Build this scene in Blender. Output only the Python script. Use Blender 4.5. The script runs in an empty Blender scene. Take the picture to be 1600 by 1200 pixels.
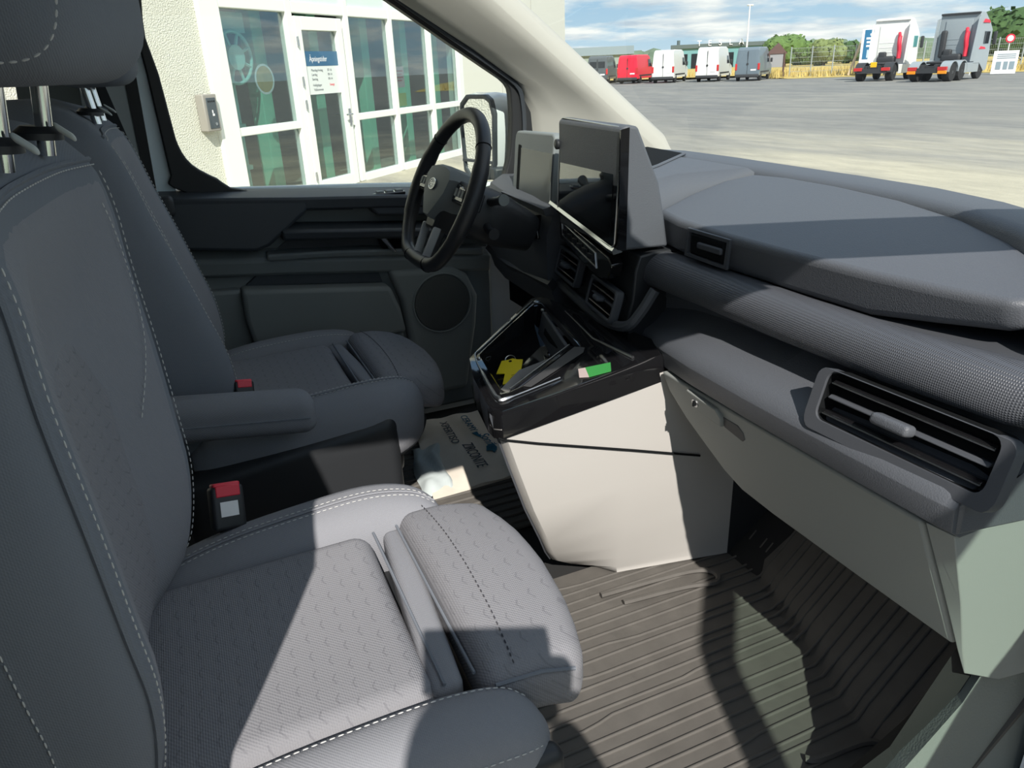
import bpy, bmesh, math, random
from mathutils import Vector, Matrix
random.seed(7)
SC = bpy.context.scene
COL = SC.collection

# ------------------------------------------------------------ camera
CAM = Vector((0.0, -1.22, 1.58))
def make_camera():
    yaw, pit, rol = math.radians(22.8), math.radians(23.3), math.radians(2.5)
    fh = Vector((math.sin(yaw), math.cos(yaw), 0)); up = Vector((0, 0, 1))
    r = fh.cross(up); f = fh*math.cos(pit) - up*math.sin(pit); u = r.cross(f)
    r2 = r*math.cos(rol) - u*math.sin(rol); u2 = u*math.cos(rol) + r*math.sin(rol)
    cd = bpy.data.cameras.new('camera'); cd.sensor_width = 36.0; cd.lens = 1150/1600*36
    cd.clip_start = 0.02; cd.clip_end = 2000
    co = bpy.data.objects.new('camera', cd); COL.objects.link(co)
    co.matrix_world = Matrix(((r2.x, u2.x, -f.x, CAM.x), (r2.y, u2.y, -f.y, CAM.y), (r2.z, u2.z, -f.z, CAM.z), (0, 0, 0, 1)))
    SC.camera = co
make_camera()

# ------------------------------------------------------------ sky, sun, exposure
SUN_DIR = Vector((-0.23, -0.91, 0.83)).normalized()      # towards the sun
SUN_POWER = 6.3
SKY_POWER = 1.0
SC.view_settings.view_transform = 'Standard'
SC.view_settings.look = 'None'
SC.view_settings.exposure = 0.0
SC.view_settings.gamma = 1.0
SC.view_settings.use_curve_mapping = False

def make_world():
    w = bpy.data.worlds.new('sky'); SC.world = w; w.use_nodes = True
    nt = w.node_tree; N = nt.nodes; L = nt.links; N.clear()
    out = N.new('ShaderNodeOutputWorld'); bg = N.new('ShaderNodeBackground')
    tc = N.new('ShaderNodeTexCoord'); sep = N.new('ShaderNodeSeparateXYZ')
    L.new(tc.outputs['Generated'], sep.inputs[0])
    mx = N.new('ShaderNodeMath'); mx.operation = 'MAXIMUM'; mx.inputs[1].default_value = 0.0
    L.new(sep.outputs['Z'], mx.inputs[0])
    # base blue, paler towards the horizon
    rp = N.new('ShaderNodeValToRGB'); L.new(mx.outputs[0], rp.inputs[0])
    e = rp.color_ramp.elements
    e[0].position = 0.0; e[0].color = (0.62, 0.80, 0.92, 1)
    e[1].position = 0.5; e[1].color = (0.22, 0.43, 0.78, 1)
    m = rp.color_ramp.elements.new(0.10); m.color = (0.36, 0.60, 0.84, 1)
    # clouds: project the direction on a high flat layer
    ad = N.new('ShaderNodeMath'); ad.operation = 'ADD'; ad.inputs[1].default_value = 0.13
    L.new(mx.outputs[0], ad.inputs[0])
    dx = N.new('ShaderNodeMath'); dx.operation = 'DIVIDE'; L.new(sep.outputs['X'], dx.inputs[0]); L.new(ad.outputs[0], dx.inputs[1])
    dy = N.new('ShaderNodeMath'); dy.operation = 'DIVIDE'; L.new(sep.outputs['Y'], dy.inputs[0]); L.new(ad.outputs[0], dy.inputs[1])
    cb = N.new('ShaderNodeCombineXYZ'); L.new(dx.outputs[0], cb.inputs[0]); L.new(dy.outputs[0], cb.inputs[1])
    nz = N.new('ShaderNodeTexNoise'); nz.inputs['Scale'].default_value = 1.15; nz.inputs['Detail'].default_value = 9; nz.inputs['Roughness'].default_value = 0.56
    L.new(cb.outputs[0], nz.inputs['Vector'])
    cr = N.new('ShaderNodeValToRGB'); L.new(nz.outputs['Fac'], cr.inputs[0])
    cr.color_ramp.elements[0].position = 0.42; cr.color_ramp.elements[0].color = (0, 0, 0, 1)
    cr.color_ramp.elements[1].position = 0.56; cr.color_ramp.elements[1].color = (1, 1, 1, 1)
    # cloud shade
    nz2 = N.new('ShaderNodeTexNoise'); nz2.inputs['Scale'].default_value = 2.4; nz2.inputs['Detail'].default_value = 6
    L.new(cb.outputs[0], nz2.inputs['Vector'])
    c2 = N.new('ShaderNodeValToRGB'); L.new(nz2.outputs['Fac'], c2.inputs[0])
    c2.color_ramp.elements[0].position = 0.33; c2.color_ramp.elements[0].color = (0.60, 0.70, 0.80, 1)
    c2.color_ramp.elements[1].position = 0.62; c2.color_ramp.elements[1].color = (1.12, 1.12, 1.08, 1)
    mix = N.new('ShaderNodeMixRGB'); L.new(cr.outputs[0], mix.inputs[0]); L.new(rp.outputs[0], mix.inputs[1]); L.new(c2.outputs[0], mix.inputs[2])
    L.new(mix.outputs[0], bg.inputs['Color']); bg.inputs['Strength'].default_value = SKY_POWER
    L.new(bg.outputs[0], out.inputs['Surface'])
make_world()
sd = bpy.data.lights.new('sun', 'SUN'); sd.energy = SUN_POWER; sd.angle = math.radians(0.55); sd.color = (1.0, 0.945, 0.875)
so = bpy.data.objects.new('sun', sd); COL.objects.link(so)
so.rotation_euler = SUN_DIR.to_track_quat('Z', 'Y').to_euler(); so.location = (-4, -9, 8)

# ------------------------------------------------------------ materials
MATS = {}
def mat(name, col, rough=0.5, metal=0.0, bump=None, bscale=400., bstr=0.15, var=0.0, vscale=8., spec=None, coat=0.0, bdist=0.001):
    if name in MATS: return MATS[name]
    m = bpy.data.materials.new(name); m.use_nodes = True
    nt = m.node_tree; N = nt.nodes; L = nt.links
    b = N['Principled BSDF']
    b.inputs['Base Color'].default_value = (*col, 1); b.inputs['Roughness'].default_value = rough; b.inputs['Metallic'].default_value = metal
    if spec is not None: b.inputs['Specular IOR Level'].default_value = spec
    if coat: b.inputs['Coat Weight'].default_value = coat; b.inputs['Coat Roughness'].default_value = 0.03
    tc = None
    if var or bump: tc = N.new('ShaderNodeTexCoord')
    if var:
        nz = N.new('ShaderNodeTexNoise'); nz.inputs['Scale'].default_value = vscale; nz.inputs['Detail'].default_value = 5
        L.new(tc.outputs['Object'], nz.inputs['Vector'])
        mx = N.new('ShaderNodeMixRGB'); mx.inputs[1].default_value = (*[c*(1-var) for c in col], 1); mx.inputs[2].default_value = (*[min(1, c*(1+var)) for c in col], 1)
        L.new(nz.outputs['Fac'], mx.inputs[0]); L.new(mx.outputs[0], b.inputs['Base Color'])
    if bump:
        bp = N.new('ShaderNodeBump'); bp.inputs['Strength'].default_value = bstr; bp.inputs['Distance'].default_value = bdist
        if bump == 'noise':
            t = N.new('ShaderNodeTexNoise'); t.inputs['Scale'].default_value = bscale; t.inputs['Detail'].default_value = 3; o = t.outputs['Fac']; L.new(tc.outputs['Object'], t.inputs['Vector'])
        elif bump == 'voronoi':
            t = N.new('ShaderNodeTexVoronoi'); t.inputs['Scale'].default_value = bscale; o = t.outputs['Distance']; L.new(tc.outputs['Object'], t.inputs['Vector'])
        elif bump == 'weave':
            def wv(d):
                t = N.new('ShaderNodeTexWave'); t.wave_type = 'BANDS'; t.bands_direction = d; t.inputs['Scale'].default_value = bscale; t.inputs['Distortion'].default_value = 0.6
                L.new(tc.outputs['Object'], t.inputs['Vector']); return t
            a, c = wv('X'), wv('DIAGONAL')
            ad = N.new('ShaderNodeMath'); ad.operation = 'ADD'; L.new(a.outputs['Fac'], ad.inputs[0]); L.new(c.outputs['Fac'], ad.inputs[1]); o = ad.outputs[0]
        elif bump == 'grid':
            def wv(d):
                t = N.new('ShaderNodeTexWave'); t.wave_type = 'BANDS'; t.bands_direction = d; t.inputs['Scale'].default_value = bscale
                L.new(tc.outputs['Object'], t.inputs['Vector']); return t
            a, c = wv('Y'), wv('Z')
            ad = N.new('ShaderNodeMath'); ad.operation = 'MULTIPLY'; L.new(a.outputs['Fac'], ad.inputs[0]); L.new(c.outputs['Fac'], ad.inputs[1]); o = ad.outputs[0]
        L.new(o, bp.inputs['Height']); L.new(bp.outputs[0], b.inputs['Normal'])
    MATS[name] = m
    return m
def glass(name, tint=(0.95, 0.98, 0.97), refl=1.45, rough=0.0):
    if name in MATS: return MATS[name]
    m = bpy.data.materials.new(name); m.use_nodes = True
    nt = m.node_tree; N = nt.nodes; L = nt.links; N.clear()
    o = N.new('ShaderNodeOutputMaterial'); tr = N.new('ShaderNodeBsdfTransparent'); gl = N.new('ShaderNodeBsdfGlossy'); mx = N.new('ShaderNodeMixShader')
    lw = N.new('ShaderNodeLayerWeight'); lw.inputs['Blend'].default_value = 0.5
    pw = N.new('ShaderNodeMath'); pw.operation = 'POWER'; pw.inputs[1].default_value = 5.0; L.new(lw.outputs['Facing'], pw.inputs[0])
    f0 = ((refl-1)/(refl+1))**2
    ma = N.new('ShaderNodeMath'); ma.operation = 'MULTIPLY_ADD'; L.new(pw.outputs[0], ma.inputs[0]); ma.inputs[1].default_value = 0.8*(1-f0); ma.inputs[2].default_value = f0
    tr.inputs[0].default_value = (*tint, 1); gl.inputs['Roughness'].default_value = rough
    L.new(ma.outputs[0], mx.inputs[0]); L.new(tr.outputs[0], mx.inputs[1]); L.new(gl.outputs[0], mx.inputs[2]); L.new(mx.outputs[0], o.inputs[0])
    MATS[name] = m; return m

FAB   = mat('seat_fabric', (0.235, 0.240, 0.262), 0.95, bump='weave', bscale=150, bstr=0.25, var=0.10, vscale=900, spec=0.2)
FAB2  = mat('seat_fabric_plain', (0.178, 0.194, 0.222), 0.93, bump='weave', bscale=190, bstr=0.18, var=0.08, vscale=900, spec=0.2)
FABP  = mat('seat_fabric_centre', (0.228, 0.228, 0.245), 0.95, bump='weave', bscale=120, bstr=0.35, var=0.12, vscale=700, spec=0.2)
THR   = mat('thread', (0.52, 0.52, 0.51), 0.8)
PLD   = mat('dash_plastic', (0.090, 0.097, 0.110), 0.52, bump='voronoi', bscale=520, bstr=0.30, spec=0.45)
PLDF  = mat('dash_plastic_fine', (0.065, 0.070, 0.080), 0.55, bump='noise', bscale=900, bstr=0.15, spec=0.4)
STRIP = mat('dash_strip_weave', (0.075, 0.080, 0.092), 0.42, bump='grid', bscale=105, bstr=0.75, spec=0.5)
PLB   = mat('black_plastic', (0.022, 0.024, 0.027), 0.5, bump='noise', bscale=800, bstr=0.1)
PLK   = mat('matt_black', (0.008, 0.009, 0.010), 0.85, spec=0.1)
PLG   = mat('light_grey_plastic', (0.28, 0.295, 0.28), 0.55, bump='noise', bscale=700, bstr=0.12, spec=0.35)
DOORB = mat('door_black_plastic', (0.040, 0.047, 0.055), 0.5, bump='noise', bscale=800, bstr=0.1)
PLC   = mat('console_plastic', (0.465, 0.45, 0.425), 0.55, bump='noise', bscale=700, bstr=0.08, spec=0.35)
PLM   = mat('door_grey_plastic', (0.20, 0.22, 0.22), 0.6, bump='noise', bscale=700, bstr=0.12, spec=0.35)
PLJ   = mat('pillar_plastic', (0.43, 0.42, 0.375), 0.6, bump='noise', bscale=500, bstr=0.1, spec=0.3)
PLS   = mat('sill_plastic', (0.24, 0.26, 0.245), 0.6, bump='voronoi', bscale=260, bstr=0.25, spec=0.3)
GLOS  = mat('piano_black', (0.008, 0.008, 0.009), 0.06, spec=0.6, coat=0.5)
SCRN  = mat('screen_glass', (0.006, 0.008, 0.010), 0.035, spec=0.9, coat=1.0)
CHR   = mat('chrome', (0.72, 0.73, 0.74), 0.12, 1.0)
SIL   = mat('satin_silver', (0.55, 0.56, 0.57), 0.3, 1.0)
LEA   = mat('wheel_leather', (0.020, 0.021, 0.024), 0.42, bump='voronoi', bscale=420, bstr=0.15)
RUB   = mat('rubber_mat', (0.098, 0.091, 0.082), 0.75, bump='noise', bscale=350, bstr=0.2, var=0.25, vscale=25)
RUBD  = mat('rubber_seal', (0.012, 0.013, 0.014), 0.6)
CARP  = mat('dark_carpet', (0.018, 0.018, 0.018), 0.95, bump='noise', bscale=900, bstr=0.5)
RED   = mat('red_plastic', (0.75, 0.03, 0.06), 0.4)
STK   = mat('sticker_white', (0.80, 0.80, 0.80), 0.6)
YEL   = mat('yellow_tag', (0.86, 0.66, 0.0), 0.5)
GRN   = mat('green_sticker', (0.035, 0.24, 0.05), 0.45)
VWHT  = mat('van_paint_white', (0.74, 0.76, 0.77), 0.25, coat=0.6)
SKYB  = mat('van_paint_sky_tint', (0.80, 0.92, 0.98), 0.25, coat=0.6)  # white body paint with the sky's reflection put into its colour
MIRR  = mat('mirror_glass', (0.92, 0.93, 0.93), 0.01, 1.0)
WGL   = glass('windscreen_glass', (0.93, 0.97, 0.96), 1.30)
BGL   = glass('building_glass', (0.74, 0.84, 0.84), 2.5)

def chevrons(m, sx, sy):
    """tiny woven chevrons scattered in offset rows over the seat centre cloth"""
    nt = m.node_tree; N = nt.nodes; L = nt.links; b = N['Principled BSDF']
    tc = N.new('ShaderNodeTexCoord'); sp = N.new('ShaderNodeSeparateXYZ'); L.new(tc.outputs['Object'], sp.inputs[0])
    def M(op, a, c=None):
        n = N.new('ShaderNodeMath'); n.operation = op
        for i, v in enumerate((a, c)):
            if v is None: continue
            if hasattr(v, 'is_linked'): L.new(v, n.inputs[i])
            else: n.inputs[i].default_value = v
        return n.outputs[0]
    z = M('ADD', sp.outputs['X'], sp.outputs['Z'])
    row = M('DIVIDE', z, sx); ri = M('FLOOR', row); fy = M('SUBTRACT', M('FRACT', row), 0.5)
    col = M('ADD', M('DIVIDE', sp.outputs['Y'], sy), M('MULTIPLY', ri, 0.5)); fx = M('ABSOLUTE', M('SUBTRACT', M('FRACT', col), 0.5))
    d = M('ABSOLUTE', M('SUBTRACT', fy, M('MULTIPLY', fx, 0.7)))
    k = M('MULTIPLY', M('LESS_THAN', d, 0.055), M('LESS_THAN', fx, 0.26))
    src = b.inputs['Base Color'].links[0].from_socket
    mx = N.new('ShaderNodeMixRGB'); mx.blend_type = 'MULTIPLY'; L.new(M('MULTIPLY', k, 0.32), mx.inputs[0]); L.new(src, mx.inputs[1]); mx.inputs[2].default_value = (0.45, 0.45, 0.48, 1); L.new(mx.outputs[0], b.inputs['Base Color'])
chevrons(FABP, 0.021, 0.034)
# ------------------------------------------------------------ helpers
ORG = {}
def parent_to(o, parent):
    if parent is not None: o.parent = parent
def obj(name, verts, faces, m, parent=None, smooth=True, bevel=0.0, seg=2, subsurf=0, mats=None, auto=35):
    """one mesh object; verts in the frame of the top-level thing's ORIGIN (world for cabin things)."""
    off = ORG.get(parent, Vector((0, 0, 0))) if parent is not None else Vector((0, 0, 0))
    me = bpy.data.meshes.new(name)
    me.from_pydata([tuple(Vector(v)-off) for v in verts], [], faces)
    bm = bmesh.new(); bm.from_mesh(me); bmesh.ops.recalc_face_normals(bm, faces=bm.faces); bm.to_mesh(me); bm.free()
    if m: me.materials.append(m)
    if smooth:
        me.polygons.foreach_set('use_smooth', [True]*len(me.polygons))
        try: me.set_sharp_from_angle(angle=math.radians(auto))
        except Exception: pass
    me.update()
    o = bpy.data.objects.new(name, me); COL.objects.link(o)
    if parent is not None: o.parent = parent
    if bevel > 0:
        md = o.modifiers.new('bevel', 'BEVEL'); md.width = bevel; md.segments = seg; md.limit_method = 'ANGLE'; md.angle_limit = math.radians(35); md.harden_normals = False
    if subsurf:
        md = o.modifiers.new('sub', 'SUBSURF'); md.levels = subsurf; md.render_levels = subsurf
    ORG[o] = off if parent is not None else Vector((0, 0, 0))
    return o
def tag(o, label=None, cat=None, group=None, kind=None):
    if label: o['label'] = label
    if cat: o['category'] = cat
    if group: o['group'] = group
    if kind: o['kind'] = kind
    return o
def thing(name, label, cat, loc=(0, 0, 0), rotz=0.0, group=None, local=False, kind=None):
    o = bpy.data.objects.new(name, None); COL.objects.link(o); o.empty_display_size = 0.05
    o.location = loc; o.rotation_euler = (0, 0, rotz)
    ORG[o] = Vector((0, 0, 0)) if local else Vector(loc)
    return tag(o, label, cat, group, kind)
def join(*parts):
    V, Fc = [], []
    for v, f in parts:
        n = len(V); V += list(v); Fc += [tuple(i+n for i in q) for q in f]
    return V, Fc
def xf(vf, fn): return [fn(Vector(v)) for v in vf[0]], vf[1]
def tr(vf, M): return [M @ Vector(v) for v in vf[0]], vf[1]
def Bx(c, s):
    x, y, z = c; a, b, h = s[0]/2, s[1]/2, s[2]/2
    v = [(x+i*a, y+j*b, z+k*h) for i in (-1, 1) for j in (-1, 1) for k in (-1, 1)]
    return v, [(0, 1, 3, 2), (4, 6, 7, 5), (0, 4, 5, 1), (2, 3, 7, 6), (0, 2, 6, 4), (1, 5, 7, 3)]
def B2(lo, hi): return Bx([(a+b)/2 for a, b in zip(lo, hi)], [abs(b-a) for a, b in zip(lo, hi)])
def RB(c, s, r, k=3, m=3):
    """rounded box grid"""
    half = [q/2 for q in s]; r = min(r, min(half)*0.999)
    def samp(a):
        f = a-r; t = []
        for i in range(k+1): t.append(-f - r*math.tan(math.pi/4*(1-i/k)))
        for i in range(1, m): t.append(-f+2*f*i/m)
        for i in range(k+1): t.append(f + r*math.tan(math.pi/4*i/k))
        return t
    S = [samp(a) for a in half]; V = []; idx = {}; Fc = []
    def vert(p):
        key = tuple(round(q, 6) for q in p)
        if key in idx: return idx[key]
        q = [max(-(half[i]-r), min(half[i]-r, p[i])) for i in range(3)]
        d = Vector([p[i]-q[i] for i in range(3)]); d = d.normalized()*r if d.length > 1e-9 else d
        V.append((c[0]+q[0]+d.x, c[1]+q[1]+d.y, c[2]+q[2]+d.z)); idx[key] = len(V)-1
        return idx[key]
    for ax in range(3):
        u, w = (ax+1) % 3, (ax+2) % 3
        for sg in (-1, 1):
            for i in range(len(S[u])-1):
                for j in range(len(S[w])-1):
                    q = []
                    for a, b in ((i, j), (i+1, j), (i+1, j+1), (i, j+1)):
                        p = [0, 0, 0]; p[ax] = sg*half[ax]; p[u] = S[u][a]; p[w] = S[w][b]; q.append(vert(p))
                    if len(set(q)) == 4: Fc.append(tuple(q if sg > 0 else q[::-1]))
    return V, Fc
def LOFT(rings, closed=True, caps=True, close_v=False):
    n = len(rings[0]); V = [p for r in rings for p in r]; Fc = []
    R = len(rings)
    for i in range(R if close_v else R-1):
        for j in range(n if closed else n-1):
            a = i*n+j; b = i*n+(j+1) % n; i2 = ((i+1) % R)*n
            Fc.append((a, b, i2+(j+1) % n, i2+j))
    if caps and closed and not close_v:
        Fc.append(tuple(range(n))[::-1]); Fc.append(tuple(range((R-1)*n, R*n)))
    return V, Fc
def PRISM(poly, vec):
    """extrude a planar 3D polygon along vec"""
    vec = Vector(vec); n = len(poly)
    V = [Vector(p) for p in poly] + [Vector(p)+vec for p in poly]
    Fc = [tuple(range(n))[::-1], tuple(range(n, 2*n))] + [(i, (i+1) % n, n+(i+1) % n, n+i) for i in range(n)]
    return V, Fc
def RING(outer, inner, vec):
    """frame: planar outer loop and inner loop of equal count, extruded along vec"""
    vec = Vector(vec); n = len(outer)
    V = [Vector(p) for p in outer]+[Vector(p) for p in inner]; V += [p+vec for p in V]
    Fc = []
    for i in range(n):
        j = (i+1) % n
        Fc += [(i, j, n+j, n+i), (2*n+i, 3*n+i, 3*n+j, 2*n+j), (i, 2*n+i, 2*n+j, j), (n+i, n+j, 3*n+j, 3*n+i)]
    return V, Fc
def CR(pts, n=6, closed=False):
    P = [Vector(p) for p in pts]; out = []
    N_ = len(P)
    for i in range(N_ if closed else N_-1):
        p0 = P[i-1] if (closed or i > 0) else P[0]*2-P[1]
        p1 = P[i]; p2 = P[(i+1) % N_]; p3 = P[(i+2) % N_] if (closed or i+2 < N_) else P[-1]*2-P[-2]
        for k in range(n):
            t = k/n
            out.append(0.5*((2*p1)+(p2-p0)*t+(2*p0-5*p1+4*p2-p3)*t*t+(3*p1-p0-3*p2+p3)*t*t*t))
    if not closed: out.append(P[-1])
    return out
def TUBE(pts, r, n=8, closed=False, cap=True, flat=1.0):
    P = [Vector(p) for p in pts]; rings = []
    N_ = len(P); prev = None
    for i, p in enumerate(P):
        if closed: t = P[(i+1) % N_]-P[i-1]
        else: t = P[min(i+1, N_-1)]-P[max(i-1, 0)]
        t.normalize()
        if prev is None:
            a = Vector((0, 0, 1)) if abs(t.z) < 0.9 else Vector((1, 0, 0))
            x = t.cross(a).normalized()
        else:
            x = (prev - t*prev.dot(t)).normalized()
        prev = x; y = t.cross(x)
        rr = r[i] if isinstance(r, (list, tuple)) else r
        rings.append([p+(x*math.cos(2*math.pi*k/n)+y*flat*math.sin(2*math.pi*k/n))*rr for k in range(n)])
    return LOFT(rings, True, cap and not closed, closed)
def CYL(c, axis, r, h, n=24, r2=None):
    axis = Vector(axis).normalized(); a = Vector((0, 0, 1)) if abs(axis.z) < 0.9 else Vector((1, 0, 0))
    x = axis.cross(a).normalized(); y = axis.cross(x); c = Vector(c); r2 = r if r2 is None else r2
    return LOFT([[c+(x*math.cos(2*math.pi*k/n)+y*math.sin(2*math.pi*k/n))*r for k in range(n)],
                 [c+axis*h+(x*math.cos(2*math.pi*k/n)+y*math.sin(2*math.pi*k/n))*r2 for k in range(n)]])
def LATHE(c, axis, prof, n=28):
    axis = Vector(axis).normalized(); a = Vector((0, 0, 1)) if abs(axis.z) < 0.9 else Vector((1, 0, 0))
    x = axis.cross(a).normalized(); y = axis.cross(x); c = Vector(c)
    return LOFT([[c+axis*h+(x*math.cos(2*math.pi*k/n)+y*math.sin(2*math.pi*k/n))*r for k in range(n)] for r, h in prof])
def STITCH(pts, r=0.0008, dash=0.006, gap=0.003):
    """dashed seam along a polyline: short capsules"""
    P = [Vector(p) for p in pts]; parts = []
    acc = [0.0]
    for i in range(1, len(P)): acc.append(acc[-1]+(P[i]-P[i-1]).length)
    def at(s):
        for i in range(1, len(P)):
            if s <= acc[i]:
                t = (s-acc[i-1])/max(1e-9, acc[i]-acc[i-1]); return P[i-1].lerp(P[i], t)
        return P[-1]
    s = 0.0
    while s+dash < acc[-1]:
        parts.append(TUBE([at(s), at(s+dash*0.25), at(s+dash*0.75), at(s+dash)], [r*0.4, r, r, r*0.4], 5)); s += dash+gap
    return join(*parts)
def TEXT(name, body, size, M, m, parent=None, extrude=0.0006, align='CENTER', shear=0.0, sx=1.0):
    cu = bpy.data.curves.new(name, 'FONT'); cu.body = body; cu.size = size; cu.extrude = extrude; cu.align_x = align; cu.align_y = 'CENTER'; cu.shear = shear; cu.resolution_u = 3
    t = bpy.data.objects.new(name, cu); COL.objects.link(t)
    dg = bpy.context.evaluated_depsgraph_get(); dg.update()
    me = bpy.data.meshes.new_from_object(t.evaluated_get(dg))
    bpy.data.objects.remove(t); bpy.data.curves.remove(cu)
    V = [M @ Vector((v.co.x*sx, v.co.y, v.co.z)) for v in me.vertices]; Fc = [tuple(p.vertices) for p in me.polygons]
    bpy.data.meshes.remove(me)
    return obj(name, V, Fc, m, parent, smooth=False)
def frame_M(o, ex, ey):
    ex = Vector(ex).normalized(); ey = Vector(ey); ey = (ey-ex*ey.dot(ex)).normalized(); ez = ex.cross(ey); o = Vector(o)
    return Matrix(((ex.x, ey.x, ez.x, o.x), (ex.y, ey.y, ez.y, o.y), (ex.z, ey.z, ez.z, o.z), (0, 0, 0, 1)))
def sst(a, b, x):
    t = max(0., min(1., (x-a)/(b-a))); return t*t*(3-2*t)
def interp(tab, x):
    if x <= tab[0][0]: return tab[0][1]
    for (a, u), (b, v) in zip(tab, tab[1:]):
        if x <= b: return u+(v-u)*(x-a)/(b-a)
    return tab[-1][1]
def sinterp(tab, x):
    """smooth catmull interpolation of a table"""
    if x <= tab[0][0]: return tab[0][1]
    if x >= tab[-1][0]: return tab[-1][1]
    for i in range(len(tab)-1):
        a, u = tab[i]; b, v = tab[i+1]
        if x <= b:
            t = (x-a)/(b-a)
            m0 = (v-tab[i-1][1])/(b-tab[i-1][0])*(b-a) if i > 0 else (v-u)
            m1 = (tab[i+2][1]-u)/(tab[i+2][0]-a)*(b-a) if i+2 < len(tab) else (v-u)
            return (2*t**3-3*t*t+1)*u+(t**3-2*t*t+t)*m0+(-2*t**3+3*t*t)*v+(t**3-t*t)*m1
# ============================================================ OUTDOORS
def far(x, y, z=0.0):
    """yard position; the yard falls gently away from the parked van"""
    return (x*1.2, -1.22+(y+1.22)*1.2, z+GROUND_FAR)
GROUND_FAR = -0.316
def make_ground():
    V, Fc = [], []
    rad = [0, 3, 6, 10, 14, 18, 24, 30, 36, 42, 50, 60, 80, 120, 200, 400]; n = 48
    def gz(d): return GROUND_FAR*sst(16, 48, d)
    for r in rad[1:]:
        for k in range(n):
            a = 2*math.pi*k/n; V.append((r*math.cos(a), r*math.sin(a)-1.2, gz(r)))
    V.append((0, -1.2, 0)); c = len(V)-1
    for k in range(n): Fc.append((c, k, (k+1) % n))
    for i in range(len(rad)-2):
        for k in range(n): Fc.append((i*n+k, (i+1)*n+k, (i+1)*n+(k+1) % n, i*n+(k+1) % n))
    m = bpy.data.materials.new('yard_surface'); m.use_nodes = True
    nt = m.node_tree; N = nt.nodes; L = nt.links; b = N['Principled BSDF']; b.inputs['Roughness'].default_value = 0.9
    tc = N.new('ShaderNodeTexCoord')
    mp = N.new('ShaderNodeMapping'); mp.inputs['Rotation'].default_value = (0, 0, math.radians(-52)); mp.inputs['Scale'].default_value = (1.0, 0.30, 1)
    L.new(tc.outputs['Object'], mp.inputs['Vector'])
    n1 = N.new('ShaderNodeTexNoise'); n1.inputs['Scale'].default_value = 0.55; n1.inputs['Detail'].default_value = 8; n1.inputs['Roughness'].default_value = 0.65
    L.new(mp.outputs[0], n1.inputs['Vector'])
    # sandy apron near the building, bare asphalt further off
    ln = N.new('ShaderNodeVectorMath'); ln.operation = 'LENGTH'; L.new(tc.outputs['Object'], ln.inputs[0])
    mr = N.new('ShaderNodeMapRange'); mr.inputs['From Min'].default_value = 11.5; mr.inputs['From Max'].default_value = 19.0; mr.inputs['To Min'].default_value = 0.86; mr.inputs['To Max'].default_value = 0.24
    L.new(ln.outputs['Value'], mr.inputs['Value'])
    sb = N.new('ShaderNodeMath'); sb.operation = 'SUBTRACT'; L.new(n1.outputs['Fac'], sb.inputs[0]); sb.inputs[1].default_value = 0.5
    ml = N.new('ShaderNodeMath'); ml.operation = 'MULTIPLY_ADD'; L.new(sb.outputs[0], ml.inputs[0]); ml.inputs[1].default_value = 1.5; L.new(mr.outputs[0], ml.inputs[2])
    cr = N.new('ShaderNodeValToRGB'); L.new(ml.outputs[0], cr.inputs[0])
    e = cr.color_ramp.elements
    e[0].position = 0.15; e[0].color = (0.190, 0.192, 0.190, 1)
    e[1].position = 0.95; e[1].color = (0.44, 0.41, 0.325, 1)
    k = e.new(0.5); k.color = (0.265, 0.26, 0.238, 1)
    n3 = N.new('ShaderNodeTexNoise'); n3.inputs['Scale'].default_value = 2.6; n3.inputs['Detail'].default_value = 9; n3.inputs['Roughness'].default_value = 0.7; L.new(mp.outputs[0], n3.inputs['Vector'])
    r3 = N.new('ShaderNodeValToRGB'); L.new(n3.outputs['Fac'], r3.inputs[0]); r3.color_ramp.elements[0].position = 0.32; r3.color_ramp.elements[0].color = (0.78, 0.78, 0.76, 1); r3.color_ramp.elements[1].position = 0.70; r3.color_ramp.elements[1].color = (1.18, 1.16, 1.10, 1)
    m3 = N.new('ShaderNodeMixRGB'); m3.blend_type = 'MULTIPLY'; m3.inputs[0].default_value = 1.0; L.new(cr.outputs[0], m3.inputs[1]); L.new(r3.outputs[0], m3.inputs[2])
    L.new(m3.outputs[0], b.inputs['Base Color'])
    n2 = N.new('ShaderNodeTexNoise'); n2.inputs['Scale'].default_value = 40; n2.inputs['Detail'].default_value = 4; L.new(tc.outputs['Object'], n2.inputs['Vector'])
    bp = N.new('ShaderNodeBump'); bp.inputs['Strength'].default_value = 0.4; bp.inputs['Distance'].default_value = 0.02; L.new(n2.outputs['Fac'], bp.inputs['Height']); L.new(bp.outputs[0], b.inputs['Normal'])
    tag(obj('yard_ground', V, Fc, m), 'grey asphalt yard with pale sandy patches', kind='structure')
make_ground()

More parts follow.
